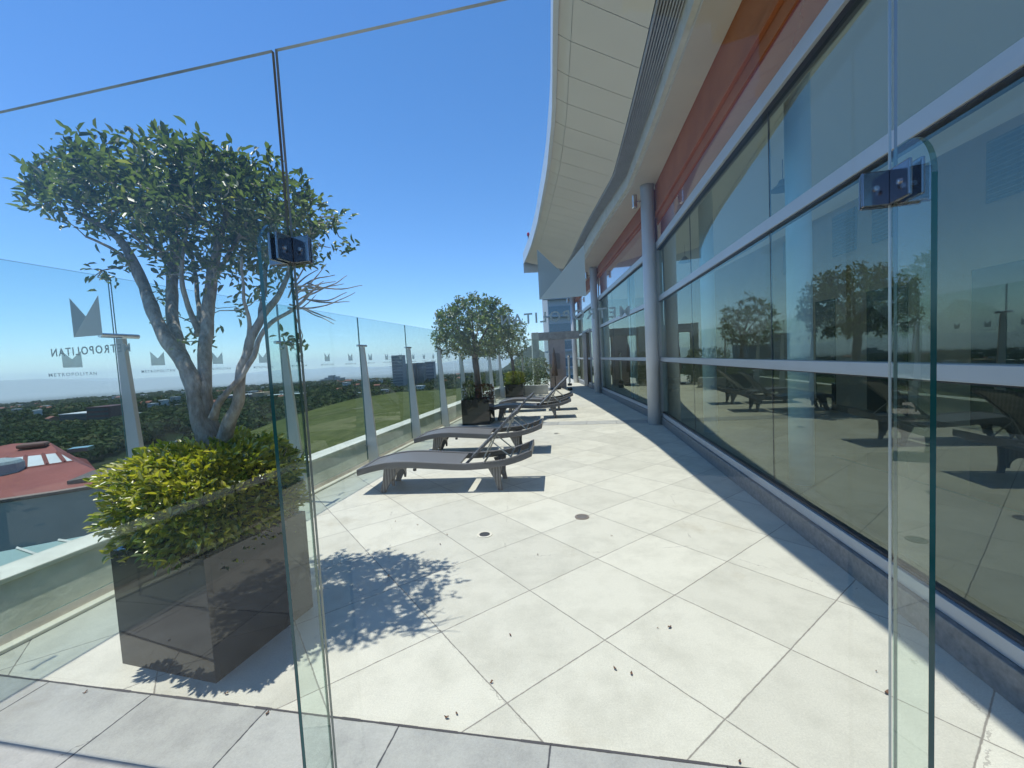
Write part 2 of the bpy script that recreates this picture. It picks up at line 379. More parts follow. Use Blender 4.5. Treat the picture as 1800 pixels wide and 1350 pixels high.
def leaf_mesh(name, pos, dirs, nrm, length, width, rnd, material, parent=None, fold=0.18):
    """many folded six-vertex leaves in one mesh; pos/dirs/nrm arrays (n,3)"""
    n = len(pos)
    d = dirs / np.linalg.norm(dirs, axis=1, keepdims=True)
    s_ = np.cross(d, nrm); s_ /= (np.linalg.norm(s_, axis=1, keepdims=True) + 1e-9)
    up = np.cross(s_, d)
    L_ = length[:, None]; W_ = width[:, None]
    cup = up * W_ * fold * 2
    B = pos; Tp = pos + d * L_ - up * L_ * 0.12
    l1 = pos + d * L_ * 0.30 + s_ * W_ * 0.46 + cup
    l2 = pos + d * L_ * 0.68 + s_ * W_ * 0.42 + cup * 0.8 - up * L_ * 0.03
    r1 = pos + d * L_ * 0.30 - s_ * W_ * 0.46 + cup
    r2 = pos + d * L_ * 0.68 - s_ * W_ * 0.42 + cup * 0.8 - up * L_ * 0.03
    V = np.stack([B, l1, l2, Tp, r2, r1], 1).reshape(-1, 3)
    base = np.arange(n)[:, None] * 6
    Fc = np.concatenate([base + np.array([0, 1, 2, 3]), base + np.array([0, 3, 4, 5])], 1).reshape(-1)
    me = bpy.data.meshes.new(name)
    me.vertices.add(n * 6); me.vertices.foreach_set('co', V.astype(np.float32).ravel())
    me.loops.add(n * 8); me.loops.foreach_set('vertex_index', Fc.astype(np.int32))
    me.polygons.add(n * 2); me.polygons.foreach_set('loop_start', np.arange(0, n * 8, 4, dtype=np.int32))
    me.polygons.foreach_set('loop_total', np.full(n * 2, 4, dtype=np.int32))
    at = me.attributes.new('rnd', 'FLOAT', 'FACE'); at.data.foreach_set('value', np.repeat(rnd, 2).astype(np.float32))
    me.materials.append(material); me.update(calc_edges=True); me.validate()
    ob = bpy.data.objects.new(name, me); COL.objects.link(ob)
    if parent: ob.parent = parent
    return ob

# ------------------------------------------------------------------ plan curves
def wx(y): return -3.03 + 0.18 * (y - 2.35)            # inner foot of the left parapet
def fx(y):                                              # foot of the facade
    if y < 8.75: return 2.04 + 0.153 * (y - 2.24)
    if y < 16.9: return 3.036 + 0.052 * (y - 8.75)
    return 3.46 + 0.03 * (y - 16.9)

# ------------------------------------------------------------------ terrace floor
Y0, Y1 = -3.0, 30.0
ys = [Y0, 0, 2.24, 5, 8.75, 12, 16.9, 20, 25, Y1]
def strip_y(x, off=0.0): return 1.56 - 0.199 * x + off
b = MB()
vs = [(wx(y) - 0.3, y, 0) for y in ys] + [(fx(y) + 0.1, y, 0) for y in ys]
n_ = len(ys)
b.add(vs, [(i, n_ + i, n_ + i + 1, i + 1) for i in range(n_ - 1)])
tag(b.build('terrace_floor', M['tile']), 'pale square stone tiles laid diagonally over the roof terrace', 'floor', kind='structure')
def band(name, off0, off1, xl, xr, lab):
    q = MB(); ns = 8; z0, z1 = 0.0, 0.004
    vs = []
    for i in range(ns + 1):
        x = xl + (xr - xl) * i / ns
        vs += [(x, strip_y(x, off0), z1), (x, strip_y(x, off1), z1)]
    q.add(vs, [(2*i, 2*i+2, 2*i+3, 2*i+1) for i in range(ns)])
    return tag(q.build(name, M['grey_tile']), lab, 'floor', kind='structure')
band('threshold_floor', -3.0, 0.0, -3.2, 2.1, 'grey granite tiles in front of the glass screen')
# thin dark joint along the edge of the threshold
q = MB()
for i in range(60):
    xa = -3.1 + 5.1 * i / 60; xb = -3.1 + 5.1 * (i + 1) / 60
    wa = 0.003 + 0.004 * random.random()
    q.add([(xa, strip_y(xa) - wa, .006), (xb, strip_y(xb) - wa, .006), (xb, strip_y(xb) + wa, .006), (xa, strip_y(xa) + wa, .006)], [(0, 1, 2, 3)])
tag(q.build('floor_joint', mat('joint_dirt', (0.07, 0.065, 0.07), 0.9)), 'dark joint between the grey and the pale floor tiles', 'floor', kind='structure')
band('cross_band_floor', 7.78, 8.25, -1.9, 2.98, 'bluish grey granite band crossing the terrace')

# ------------------------------------------------------------------ parapet
par = empty('parapet_wall', (wx(2.35), 2.35, 0), 0, 'low weathered concrete parapet with pale cap running along the left edge', 'wall')
def along(y0, y1, x_off0, x_off1, z0, z1, z1b=None):
    """prism following the parapet: offsets from the foot line (negative = outward)"""
    q = MB(); z1b = z1 if z1b is None else z1b
    a0, a1 = wx(y0), wx(y1)
    q.add([(a0+x_off0, y0, z0), (a0+x_off1, y0, z0), (a0+x_off1, y0, z1b), (a0+x_off0, y0, z1),
           (a1+x_off0, y1, z0), (a1+x_off1, y1, z0), (a1+x_off1, y1, z1b), (a1+x_off0, y1, z1)],
          [(0,1,2,3),(4,7,6,5),(0,4,5,1),(1,5,6,2),(2,6,7,3),(3,7,4,0)])
    return q
def rel(ob, root):
    ob.parent = root; ob.matrix_parent_inverse = Matrix.Identity(4)
    ob.location = ob.location - root.location
    return ob
q = MB(); a0, a1 = wx(Y0), wx(17.3)
sec = [(-0.34, -1.3), (0.0, -1.3), (0.0, 0.0), (-0.125, 0.311), (-0.34, 0.311)]
q.prism([(a0 + x, Y0, z) for x, z in sec], (a1 - a0, 17.3 - Y0, 0))
rel(q.build('wall', M['concrete'], bevel=0.006), par)
rel(along(Y0, 17.3, -0.37, -0.112, 0.313, 0.350, 0.345).build('cap', M['cap'], bevel=0.006), par)
kerb = along(Y0, 17.0, 0.035, 0.105, 0.0, 0.022).build('kerb_strip', M['whitestrip'], bevel=0.004)
tag(kerb, 'cream kerb strip along the foot of the parapet', 'kerb', kind='structure')
# end parapet across the terrace
e = MB(); e.obox((wx(17.3) - 0.26, 17.3, -0.5), (2.05, -0.25, 0), (0, 0.26, 0), (0, 0, 0.87))
tag(e.build('end_wall', M['cap'], bevel=0.01), 'low pale wall crossing the far end of the terrace', 'wall')

# ------------------------------------------------------------------ text and emblem
def text_mesh(body, size, spacing=1.15, ext=0.0006):
    cu = bpy.data.curves.new('lettering', 'FONT'); cu.body = body; cu.size = size; cu.extrude = ext
    cu.align_x = 'CENTER'; cu.space_character = spacing; cu.offset = 0.0006 * size / 0.04; cu.resolution_u = 3
    o = bpy.data.objects.new('lettering', cu); COL.objects.link(o)
    bpy.context.view_layer.update()
    me = bpy.data.meshes.new_from_object(o.evaluated_get(bpy.context.evaluated_depsgraph_get()))
    bpy.data.objects.remove(o); bpy.data.curves.remove(cu)
    return me
def place_axes(ob, origin, ax, az, mirror=False):
    """x axis of the flat mesh along ax, its y axis along az"""
    ax = Vector(ax).normalized(); az = Vector(az).normalized(); n = ax.cross(az)
    mtx = Matrix((ax * (-1 if mirror else 1), az, n)).transposed()
    me = ob.data; me.transform(mtx.to_4x4())
    if mirror: me.flip_normals()
    ob.location = origin
def emblem(origin, ax, az, w_, h_, mats, parent, name='emblem'):
    q = MB(); t = 0.0008
    A = [(-.5*w_, 0), (0, h_*0.50), (-.5*w_, h_)]
    Bp = [(-.5*w_, 0), (.5*w_, 0), (.5*w_, h_), (0, h_*0.50)]
    q.prism([(x, y, 0) for x, y in A], (0, 0, t), 0)
    q.prism([(x, y, 0) for x, y in Bp], (0, 0, t), 1)
    ob = q.build(name, mats, parent); place_axes(ob, origin, ax, az); return ob

# ------------------------------------------------------------------ glass railing
posts_y = [-0.2, 1.46, 3.11, 4.77, 6.43, 8.09, 9.75, 11.41, 13.07, 14.73, 16.39]
dw = Vector((0.18, 1, 0)).normalized()
nwl = Vector((1, -0.18, 0)).normalized()
txt_small = text_mesh('METROPOLITAN', 0.030, 1.3, 0.0004)
rail_root = empty('glass_railing', (wx(0), 0, 0), 0, 'frameless green tinted glass railing with grey tapering posts along the left parapet', 'railing')
for i in range(len(posts_y) - 1):
    ya, yb = posts_y[i] + 0.008, posts_y[i+1] - 0.008
    pa = Vector((wx(ya) + 0.008, ya, 0)); pb = Vector((wx(yb) + 0.008, yb, 0))
    q = MB(); q.obox((0, 0, 0.07), pb - pa, nwl * 0.012, (0, 0, 2.18))
    q.mi = [1, 1, 0, 1, 0, 1]
    pane = q.build('pane', [M['rail'], M['rimedge']], rail_root, loc=pa - rail_root.location)
    if ya > 1.0:
        for fr in (1/6, 3/6, 5/6):
            o = (pb - pa) * fr + nwl * 0.0135
            emblem(o + Vector((0, 0, 1.60)), dw, (0, 0, 1), 0.11, 0.11, [M['frost3'], M['frost3']], pane)
            t_ = bpy.data.objects.new('lettering', txt_small.copy()); COL.objects.link(t_); t_.data.materials.clear(); t_.data.materials.append(M['frost3'])
            t_.parent = pane; place_axes(t_, o + Vector((0, 0, 1.545)), dw, (0, 0, 1))
q = MB()
q.prism([(0.024, -0.016, 0), (0.20, -0.016, 0), (0.085, -0.016, 1.80), (0.024, -0.016, 1.80)], (0, 0.032, 0))
proto_post = q.build('post', M['post'], rail_root, bevel=0.003)
q = MB(); q.tube([(0.045, -0.13, 1.82), (0.045, 0.13, 1.82)], 0.017, 12)
q.build('top_clamp', M['steel'], proto_post, smooth=False)
q = MB(); q.tube([(0.02, -0.055, 0.30), (0.02, 0.055, 0.30)], 0.011, 10); q.tube([(0.0, 0, 0.30), (0.05, 0, 0.30)], 0.009, 8)
q.build('bottom_clamp', M['steel'], proto_post)
q = MB(); q.box((0.02, -0.05, 0.0), (0.23, 0.05, 0.012)); q.build('base_plate', M['post'], proto_post)
for i, y in enumerate(posts_y[1:]):
    o = proto_post if i == 0 else copy_tree(proto_post, rail_root)
    o.location = Vector((wx(y) + 0.008, y, 0)) - rail_root.location; o.rotation_euler = (0, 0, -math.atan(0.18))

# glass along the far end wall
root = empty('end_railing', (-0.5, 17.28, 0.375), 0, 'clear glass railing standing on the far end wall', 'railing')
q = MB(); q.obox((0.1, 0, 0), (1.75, -0.21, 0), (0, 0.012, 0), (0, 0, 1.85)); q.mi = [1, 1, 0, 1, 0, 1]; q.build('pane', [M['rail'], M['rimedge']], root)
q = MB()
q.box((0.95, -0.12, -0.37), (1.0, -0.09, 1.5)); q.build('support', M['post'], root)

# ------------------------------------------------------------------ front glass screen
sdir = Vector((1, -0.199, 0)).normalized(); snrm = Vector((0.199, 1, 0)).normalized()   # snrm points away from the camera
def sxy(x): return Vector((x, 1.25 - 0.199 * x, 0))
scr = empty('glass_screen', sxy(0), 0, 'tall frameless glass screen with fins, polished clamps and emblems across the foreground', 'glass screen')
def screen_panel(xa, xb, label=None):
    q = MB(); q.obox((0, 0, -0.03), sxy(xb) - sxy(xa), snrm * 0.012, (0, 0, 2.54))
    q.mi = [1, 1, 0, 1, 0, 1]
    return q.build('pane', [M['screen'], M['pedge']], scr, loc=sxy(xa) - scr.location)
pL = screen_panel(-2.95, -0.699)
pM = screen_panel(-0.687, 0.957)
pR = screen_panel(0.969, 1.84)
txt_big = text_mesh('METROPOLITAN', 0.042, 1.28, 0.0004)
for pan, xc in ((pL, -1.56), (pM, 0.157)):
    o = sxy(xc) - pan.location - scr.location + snrm * 0.0135
    emblem(o + Vector((0, 0, 1.668)), sdir, (0, 0, 1), 0.135, 0.145, [M['frost'], M['frost2']], pan)
    t_ = bpy.data.objects.new('lettering', txt_big.copy()); COL.objects.link(t_); t_.data.materials.clear(); t_.data.materials.append(M['frost'])
    t_.parent = pan; place_axes(t_, o + Vector((0, 0, 1.602)), sdir, (0, 0, 1), mirror=True)
def fin(x, side, label):
    q = MB()
    dpt = 0.155; H_ = 1.955; rr = 0.11
    prof = [(0.004, 0.012), (dpt, 0.012), (dpt, H_ - rr)]
    for k in range(1, 9):
        a = PI / 2 * k / 8; prof.append((dpt - rr + rr * math.cos(a), H_ - rr + rr * math.sin(a)))
    prof += [(0.004, H_)]
    lean = sdir * (0.02 * (1 if side < 0 else -1))
    pts = [(-snrm * d + lean * (d / dpt) - sdir * 0.006 + Vector((0, 0, z))) for d, z in prof]
    n0 = len(q.f); q.prism(pts, sdir * 0.012)
    q.mi = [0, 0, 1, 1] + [2] * (len(q.f) - 4)
    return q.build('fin', [M['fin'], M['edge'], M['fintop']], scr, loc=sxy(x) - scr.location)
fin(-0.693, -1, 'narrow glass fin with teal edge beside the planter')
fin(0.963, 1, 'narrow glass fin with teal edge in front of the facade')
def clamp(x, z, side, label):
    q = MB(); hh = 0.042; t = 0.009; L_ = 0.066
    s = side
    def plate(o, a, b_, c_): q.obox(o, a, b_, c_)
    zb = Vector((0, 0, -hh)); up_ = Vector((0, 0, 2 * hh))
    near = -snrm
    plate(zb + near * (t) + sdir * s * 0.008, sdir * s * L_, near * -t, up_)      # on the screen, camera side
    plate(zb + near * (t + 0.0) + sdir * s * 0.008, near * L_, sdir * s * t, up_)      # on the fin, inner side
    plate(zb + near * (t) - sdir * s * 0.008, -sdir * s * L_, near * -t, up_)     # other panel
    plate(zb + near * (t + 0.0) - sdir * s * 0.008, near * L_, -sdir * s * t, up_)
    root = q.build('clamp', M['chrome'], scr, bevel=0.003, loc=sxy(x) + Vector((0, 0, z)) - scr.location)
    q2 = MB()
    q2.obox(zb + snrm * 0.013 + sdir * -L_, sdir * 2 * L_, snrm * t, up_)
    q2.build('back_plate', M['chrome'], root, bevel=0.003)
    for k in (1, -1):
        for (c_, d_) in ((sdir * k * (0.008 + L_ * 0.55) + near * t, near), (near * (t + L_ * 0.55) + sdir * k * (0.008 + t), sdir * k)):
            q3 = MB(); q3.tube([c_, c_ + d_ * 0.0035], 0.0065, 14); q3.tube([c_ + d_ * 0.0035, c_ + d_ * 0.005], 0.0035, 6)
            q3.build('screw', M['steel'], root)
clamp(-0.693, 1.885, 1, 'polished square clamp on the left glass joint in front of the tree crown')
clamp(0.963, 1.868, -1, 'polished square clamp on the right glass joint in front of the facade')

# ------------------------------------------------------------------ hotel building (facade, canopy, inside)
bld = empty('glazed_building', (0, 0, 0), 0, 'curved glass fronted building with wide canopy along the right side of the terrace', 'building')
fd = [(-3.0), 8.60], [8.90, 16.15], [16.45, 24.0]
def foff(y0, y1, o0, o1, z0, z1, q=None, z0b=None, mi=0):
    q = q or MB()
    a, c = fx(y0), fx(y1)
    q.add([(a+o0, y0, z0), (a+o1, y0, z0), (a+o1, y0, z1), (a+o0, y0, z1), (c+o0, y1, z0), (c+o1, y1, z0), (c+o1, y1, z1), (c+o0, y1, z1)],
          [(0,1,2,3),(4,7,6,5),(0,4,5,1),(1,5,6,2),(2,6,7,3),(3,7,4,0)], mi)
    return q
fdir = Vector((0.153, 1, 0)).normalized()
def bays():
    out = []
    # joints of the panes in each run
    out.append((-3.0, [-3.0, -1.28, 1.26, 3.80, 6.34, 8.64]))
    out.append((8.86, [8.86, 11.3, 13.75, 16.18]))
    out.append((16.42, [16.42, 19.0, 21.6, 24.0]))
    return out
for run_i, (_, js) in enumerate(bays()):
    y0, y1 = js[0], js[-1]
    foff(y0, y1, 0.0, 0.20, 0.0, 0.155).build('plinth', M['plinth'], bld, bevel=0.004)
    foff(y0, y1, 0.03, 0.16, 0.157, 0.232).build('sill', M['alu'], bld, bevel=0.003)
    foff(y0, y1, 0.052, 0.14, 0.234, 0.250).build('gasket', M['gasket'], bld)
    for (za, zb_) in ((1.285, 1.365), (2.50, 2.60)):
        foff(y0, y1, 0.035, 0.15, za, zb_).build('transom', M['alu'], bld, bevel=0.003)
        foff(y0, y1, 0.048, 0.14, za - 0.008, za - 0.001).build('gasket', M['gasket'], bld)
    foff(y0, y1, 0.01, 0.16, 3.53, 3.66).build('head_frame', M['alu'], bld, bevel=0.004)
    foff(y0, y1, 0.04, 0.14, 3.520, 3.529).build('gasket', M['gasket'], bld)
    # spandrel above the windows: orange girder with a flange, pink glass strip below it
    foff(y0, y1, 0.07, 0.12, 3.661, 4.02 if run_i == 0 else 4.35).build('spandrel_glass', M['pinkglass'], bld)
    g = foff(y0, y1, 0.05, 0.18, 4.021 if run_i == 0 else 4.351, 4.80)
    g.build('girder', M['orange'], bld)
    foff(y0, y1, 0.005, 0.049, 4.16 if run_i == 0 else 4.42, 4.24 if run_i == 0 else 4.50).build('girder_flange', M['orange'], bld, bevel=0.003)
    for k in range(len(js) - 1):
        ya, yb = js[k] + (0.006 if k else 0.0), js[k+1] - (0.006 if k < len(js) - 2 else 0.0)
        for (za, zb_) in ((0.251, 1.27), (1.366, 2.485), (2.601, 3.519)):
            foff(ya, yb, 0.075, 0.087, za, zb_).build('window_pane', M['fglass'], bld)
        if k: foff(js[k] - 0.006, js[k] + 0.006, 0.074, 0.088, 0.251, 3.519).build('joint', M['gasket'], bld)
# end jambs next to the outside columns
for yc in (8.75, 16.3):
    for s in (-0.13, 0.11):
        foff(yc + s, yc + s + 0.03, 0.02, 0.17, 0.0, 3.53).build('jamb', M['alu'], bld)
    foff(yc - 0.1, yc + 0.11, 0.12, 0.18, 0.0, 4.80).build('jamb_panel', M['louvre'], bld)
for yc in (8.62, 16.25, 23.2):
    q = MB(); q.lathe([(0.13, 0.0), (0.13, 4.95)], (fx(yc) - 0.12, yc, 0), 32)
    c_ = q.build('column', M['column'], bld, smooth=False)
    for p in c_.data.polygons: p.use_smooth = len(p.vertices) == 4
# beam along the canopy root
yb_ = [-3.0, 0, 2.3, 4.4, 6.3, 8.75, 11, 13.5, 16.9, 20.0, 24.0]
def sst(y): t = max(0, min(1, (y - 5) / 9)); return t * t * (3 - 2 * t)
def lv(y): return fx(y) - (0.33 + 0.25 * sst(y))
def so_(y): return fx(y) - (0.70 + 0.16 * sst(y))
def zc(y): return 5.12 + (0.0 if y < 9 else (y - 9) * 0.04)
def zo(y): return 5.50 + (0.0 if y < 9 else (y - 9) * 0.04)
OUTE = [(-3.0, -0.05), (0.0, 0.30), (2.5, 0.545), (4.99, 0.743), (7.22, 0.949), (9.35, 1.045), (10.96, 1.07), (13.4, 1.10), (16.0, 1.07), (18.0, 1.00), (20.5, 0.88)]
def oe(y):
    for (a, xa), (c, xc) in zip(OUTE, OUTE[1:]):
        if y <= c: return xa + (xc - xa) * (y - a) / (c - a)
    return OUTE[-1][1]
def ribbon(f0, z0, f1, z1, ys_, th, skew=0.0):
    """slab between two plan curves"""
    q = MB(); n = len(ys_); vs = []
    for y in ys_:
        a = (f0(y), y, z0(y)); c = (f1(y + skew), y + skew, z1(y + skew))
        vs += [a, c, (c[0], c[1], c[2] + th), (a[0], a[1], a[2] + th)]
    fs = []
    for i in range(n - 1):
        o = 4 * i
        for k in range(4):
            k2 = (k + 1) % 4
            fs.append((o + k, o + 4 + k, o + 4 + k2, o + k2))
    fs += [(0, 1, 2, 3), (4*(n-1)+3, 4*(n-1)+2, 4*(n-1)+1, 4*(n-1))]
    q.add(vs, fs); return q
ribbon(lv, lambda y: 4.80, lambda y: fx(y) + 0.2, lambda y: 4.80, yb_, 0.5).build('beam', M['beam'], bld)
ribbon(lambda y: lv(y) - 0.07, lambda y: 4.84, lambda y: lv(y) - 0.002, lambda y: 4.84, yb_, 0.4).build('beam_edge', mat('pale_beam_edge', (0.66, 0.64, 0.57), 0.5), bld)
ribbon(so_, lambda y: zc(y) + 0.04, lambda y: lv(y) - 0.075, lambda y: zc(y) + 0.04, yb_, 0.04).build('louvre_backing', mat('louvre_backing', (0.012, 0.012, 0.014), 0.9), bld)
ysl = list(np.linspace(-3, 21, 40))
for k in range(9):
    fr = (k + 0.5) / 9
    ribbon(lambda y: so_(y) + (lv(y) - 0.075 - so_(y)) * (fr - 0.028), lambda y: zc(y) - 0.05, lambda y: so_(y) + (lv(y) - 0.075 - so_(y)) * (fr + 0.028), lambda y: zc(y) - 0.05, ysl, 0.07).build('louvre_blade', M['blade'], bld)
# soffit panels with open joints
JY = [-2.99 + 0.655 * k for k in range(0, 37)]
for k in range(len(JY) - 1):
    ya, yb2 = JY[k] + 0.006, JY[k+1] - 0.006
    if yb2 > 20.0: break
    for (fa, fb) in ((0.012, 0.165), (0.17, 1.0)):
        q = MB(); vs = []
        for y in (ya, (ya+yb2)/2, yb2):
            A = Vector((oe(y), y, zo(y))); yy = y + 0.10; C = Vector((so_(yy) - 0.004, yy, zc(yy)))
            pA = A + (C - A) * fa; pC = A + (C - A) * fb
            if fa < 0.1: pA.z += 0.03
            vs += [pA, pC, pC + Vector((0, 0, .03)), pA + Vector((0, 0, .03))]
        fs = []
        for i in range(2):
            for j in range(4):
                j2 = (j+1) % 4; fs.append((4*i+j, 4*i+4+j, 4*i+4+j2, 4*i+j2))
        fs += [(0, 1, 2, 3), (11, 10, 9, 8)]
        q.add(vs, fs); q.build('soffit_panel', M['soffit'], bld)
ribbon(lambda y: oe(y) + 0.02, lambda y: zo(y) + 0.07, lambda y: fx(y) + 0.3, lambda y: zo(y) + 0.07, list(np.linspace(-3, 20.2, 40)), 0.10).build('roof', mat('canopy_top', (0.30, 0.30, 0.30), 0.7), bld)
ribbon(lambda y: oe(y) - 0.05, lambda y: zo(y) - 0.02, lambda y: oe(y) + 0.015, lambda y: zo(y) - 0.02, list(np.linspace(-3, 20.2, 45)), 0.50).build('fascia', M['fascia'], bld)
# end closing of the canopy
q = MB(); q.obox((oe(20.2) - 0.05, 20.2, zc(20.2) - 0.05), (so_(20.3) - oe(20.2) + 0.05, 0.1, 0), (0, 0.04, 0), (0, 0, 0.9)); q.build('fascia_end', M['fascia'], bld)
# interior
ny = 10
inx = lambda y: 7.36 + 0.09 * (y - 6.87)
q = MB(); ys2 = np.linspace(-6, 24, 13); vs = []
for y in ys2: vs += [(fx(y) + 0.21, y, 0.012), (inx(y), y, 0.012)]
q.add(vs, [(2*i, 2*i+1, 2*i+3, 2*i+2) for i in range(12)]); q.build('inner_floor', mat('inner_floor_stone', (0.30, 0.28, 0.25), 0.25, col2=(0.22, 0.21, 0.19), scale=1.0), bld)
q = MB(); vs = []
ys3 = np.linspace(1.9, 24, 13)  # near end left unroofed, out of view, to let daylight in
for y in ys3: vs += [(fx(y) + 0.19, y, 4.52), (inx(y), y, 4.52)]
q.add(vs, [(2*i+1, 2*i, 2*i+2, 2*i+3) for i in range(12)]); q.build('inner_ceiling', M['fill_ceiling'], bld)
q = MB(); q.obox((inx(-6), -6, 0), (inx(24) - inx(-6), 30, 0), (0.2, 0, 0), (0, 0, 4.9)); q.build('inner_wall', M['inwall'], bld)
q = MB(); q.box((3.7, 24.0, 0), (9.2, 24.2, 5.4)); q.build('far_wall', M['inwall'], bld)
def wall_rect(ya, yb3, za, zb3, name, mt_, slats=0):
    root_ = None
    q = MB(); q.obox((inx(ya) - 0.03, ya, za), (inx(yb3) - inx(ya), yb3 - ya, 0), (0.028, 0, 0), (0, 0, zb3 - za))
    ob = q.build(name, mt_, bld)
    if slats:
        q = MB()
        for i in range(slats):
            z = za + (zb3 - za) * (i + 0.3) / slats
            q.obox((inx(ya) - 0.055, ya + 0.03, z), (inx(yb3) - inx(ya), yb3 - ya - 0.06, 0), (0.024, 0, 0.02), (0, 0, 0.02))
        q.build('slats', mat('vent_slats', (0.16, 0.17, 0.18), 0.6), ob)
for (ya, yb3) in ((5.2, 6.5), (8.15, 8.75), (9.2, 9.95), (11.2, 12.0)): wall_rect(ya, yb3, 3.45, 4.35, 'vent', M['inlouvre'], 12)
for (ya, yb3) in ((3.2, 6.7), (7.9, 8.9), (9.9, 10.6)): wall_rect(ya, yb3, 0.02, 2.5, 'doorway', M['indark'])
for yc in (1.42, 4.44, 7.46, 10.6, 13.6, 18.3, 21.2):
    q = MB(); q.lathe([(0.115, 0.012), (0.115, 4.5)], (fx(yc) + 0.67, yc, 0), 28)
    c_ = q.build('inner_column', M['incol'], bld)
    for p in c_.data.polygons: p.use_smooth = len(p.vertices) == 4
q = MB(); q.box((4.1, 0.2, 0.016), (6.4, 5.4, 0.03)); tag(q.build('pool', M['pool']), 'dark blue indoor pool water seen behind the facade glass', 'pool', kind='structure')
# door in the far bay
dr = MB()
xa_, xb2 = fx(18.4), fx(20.6)
for y in (18.4, 20.55): foff(y, y + 0.07, -0.03, 0.03, 0.0, 2.55, dr)
foff(18.4, 20.62, -0.03, 0.03, 2.551, 2.63, dr)
dr.build('door_frame', mat('grey_door_frame', (0.38, 0.39, 0.37), 0.5), bld)
foff(19.5, 20.5, -0.02, 0.02, 0.02, 2.54).build('door', mat('brown_door', (0.12, 0.075, 0.06), 0.5), bld)

# wall lights fixed to the columns
wl0 = None
for i, (yc, s_) in enumerate(((8.62, 'nearest column'), (16.25, 'middle column'), (23.2, 'farthest column'))):
    if wl0 is None:
        wl0 = empty('wall_light', (0, 0, 0), 0, 'x', 'lamp', 'small lamps on the outside columns')
        q = MB(); q.box((-0.30, -0.05, -0.13), (-0.21, 0.05, 0.13)); q.build('housing', M['steel'], wl0, bevel=0.02)
        q = MB(); q.tube([(-0.21, 0, 0), (-0.126, 0, 0)], 0.014, 10); q.build('bracket', M['steel'], wl0)
        o = wl0
    else: o = copy_tree(wl0)
    o.location = (fx(yc) - 0.12, yc, 4.5); o['label'] = 'small grey box lamp on the ' + s_ + ' below the beam'
# pendant lamps inside
pd0 = None
lamp_ray = ray(1376, 322); lp_ = Vector((0, 0, EYE)) + lamp_ray * (4.6 / lamp_ray.x)
for i, (x, y, z, s_) in enumerate(((lp_.x, lp_.y, lp_.z - 0.1, 'beside the nearest pale blue inner column'), (5.2, 12.4, lp_.z - 0.1, 'deep behind the bay past the first outside column'))):
    if pd0 is None:
        pd0 = empty('pendant_lamp', (0, 0, 0), 0, 'x', 'lamp', 'dark pendant lamps hanging inside')
        q = MB(); q.lathe([(0.03, 0.16), (0.05, 0.15), (0.09, 0.08), (0.19, 0.0)], (0, 0, 0), 24); q.build('shade', M['blackmetal'], pd0)
        q = MB(); q.tube([(0, 0, 0.15), (0, 0, 4.5 - z)], 0.006, 6); q.build('cord', M['blackmetal'], pd0)
        o = pd0
    else: o = copy_tree(pd0)
    o.location = (x, y, z); o['label'] = 'dark cone pendant lamp inside, ' + s_

# beacon on the canopy edge
bc = empty('beacon', (oe(17.8) + 0.0, 17.8, zo(17.8) + 0.46), 0, 'small red beacon on a dark stem at the canopy edge', 'beacon')
q = MB(); q.tube([(0, 0, 0), (0, 0, 0.22)], 0.025, 10); q.build('stem', M['blackmetal'], bc)
q = MB(); q.lathe([(0.05, 0.22), (0.06, 0.26), (0.05, 0.34), (0.02, 0.37)], (0, 0, 0), 14); q.build('lens', mat('red_lens', (0.5, 0.03, 0.06), 0.3), bc)

# ------------------------------------------------------------------ loungers
def rail_profile(pts, ya, yb, th, q):
    vs = []; n = len(pts)
    for s, z in pts: vs += [(s, ya, z), (s, yb, z), (s, yb, z - th), (s, ya, z - th)]
    fs = []
    for i in range(n - 1):
        for j in range(4): fs.append((4*i+j, 4*i+(j+1) % 4, 4*i+4+(j+1) % 4, 4*i+4+j))
    fs += [(3, 2, 1, 0), (4*n-4, 4*n-3, 4*n-2, 4*n-1)]
    q.add(vs, fs)
def smooth_pts(pts, k=6):
    out = []; n = len(pts)
    for i in range(n - 1):
        p0 = pts[max(i-1, 0)]; p1 = pts[i]; p2 = pts[i+1]; p3 = pts[min(i+2, n-1)]
        for j in range(k):
            t = j / k
            out.append(tuple(0.5 * ((2*p1[d]) + (-p0[d]+p2[d])*t + (2*p0[d]-5*p1[d]+4*p2[d]-p3[d])*t*t + (-p0[d]+3*p1[d]-3*p2[d]+p3[d])*t**3) for d in range(len(p1))))
    out.append(tuple(pts[-1])); return out
W = 0.62
prof = smooth_pts([(-.08, .30), (.22, .365), (.49, .38), (.82, .36), (1.21, .335), (1.59, .36), (1.82, .41), (1.99, .475)])
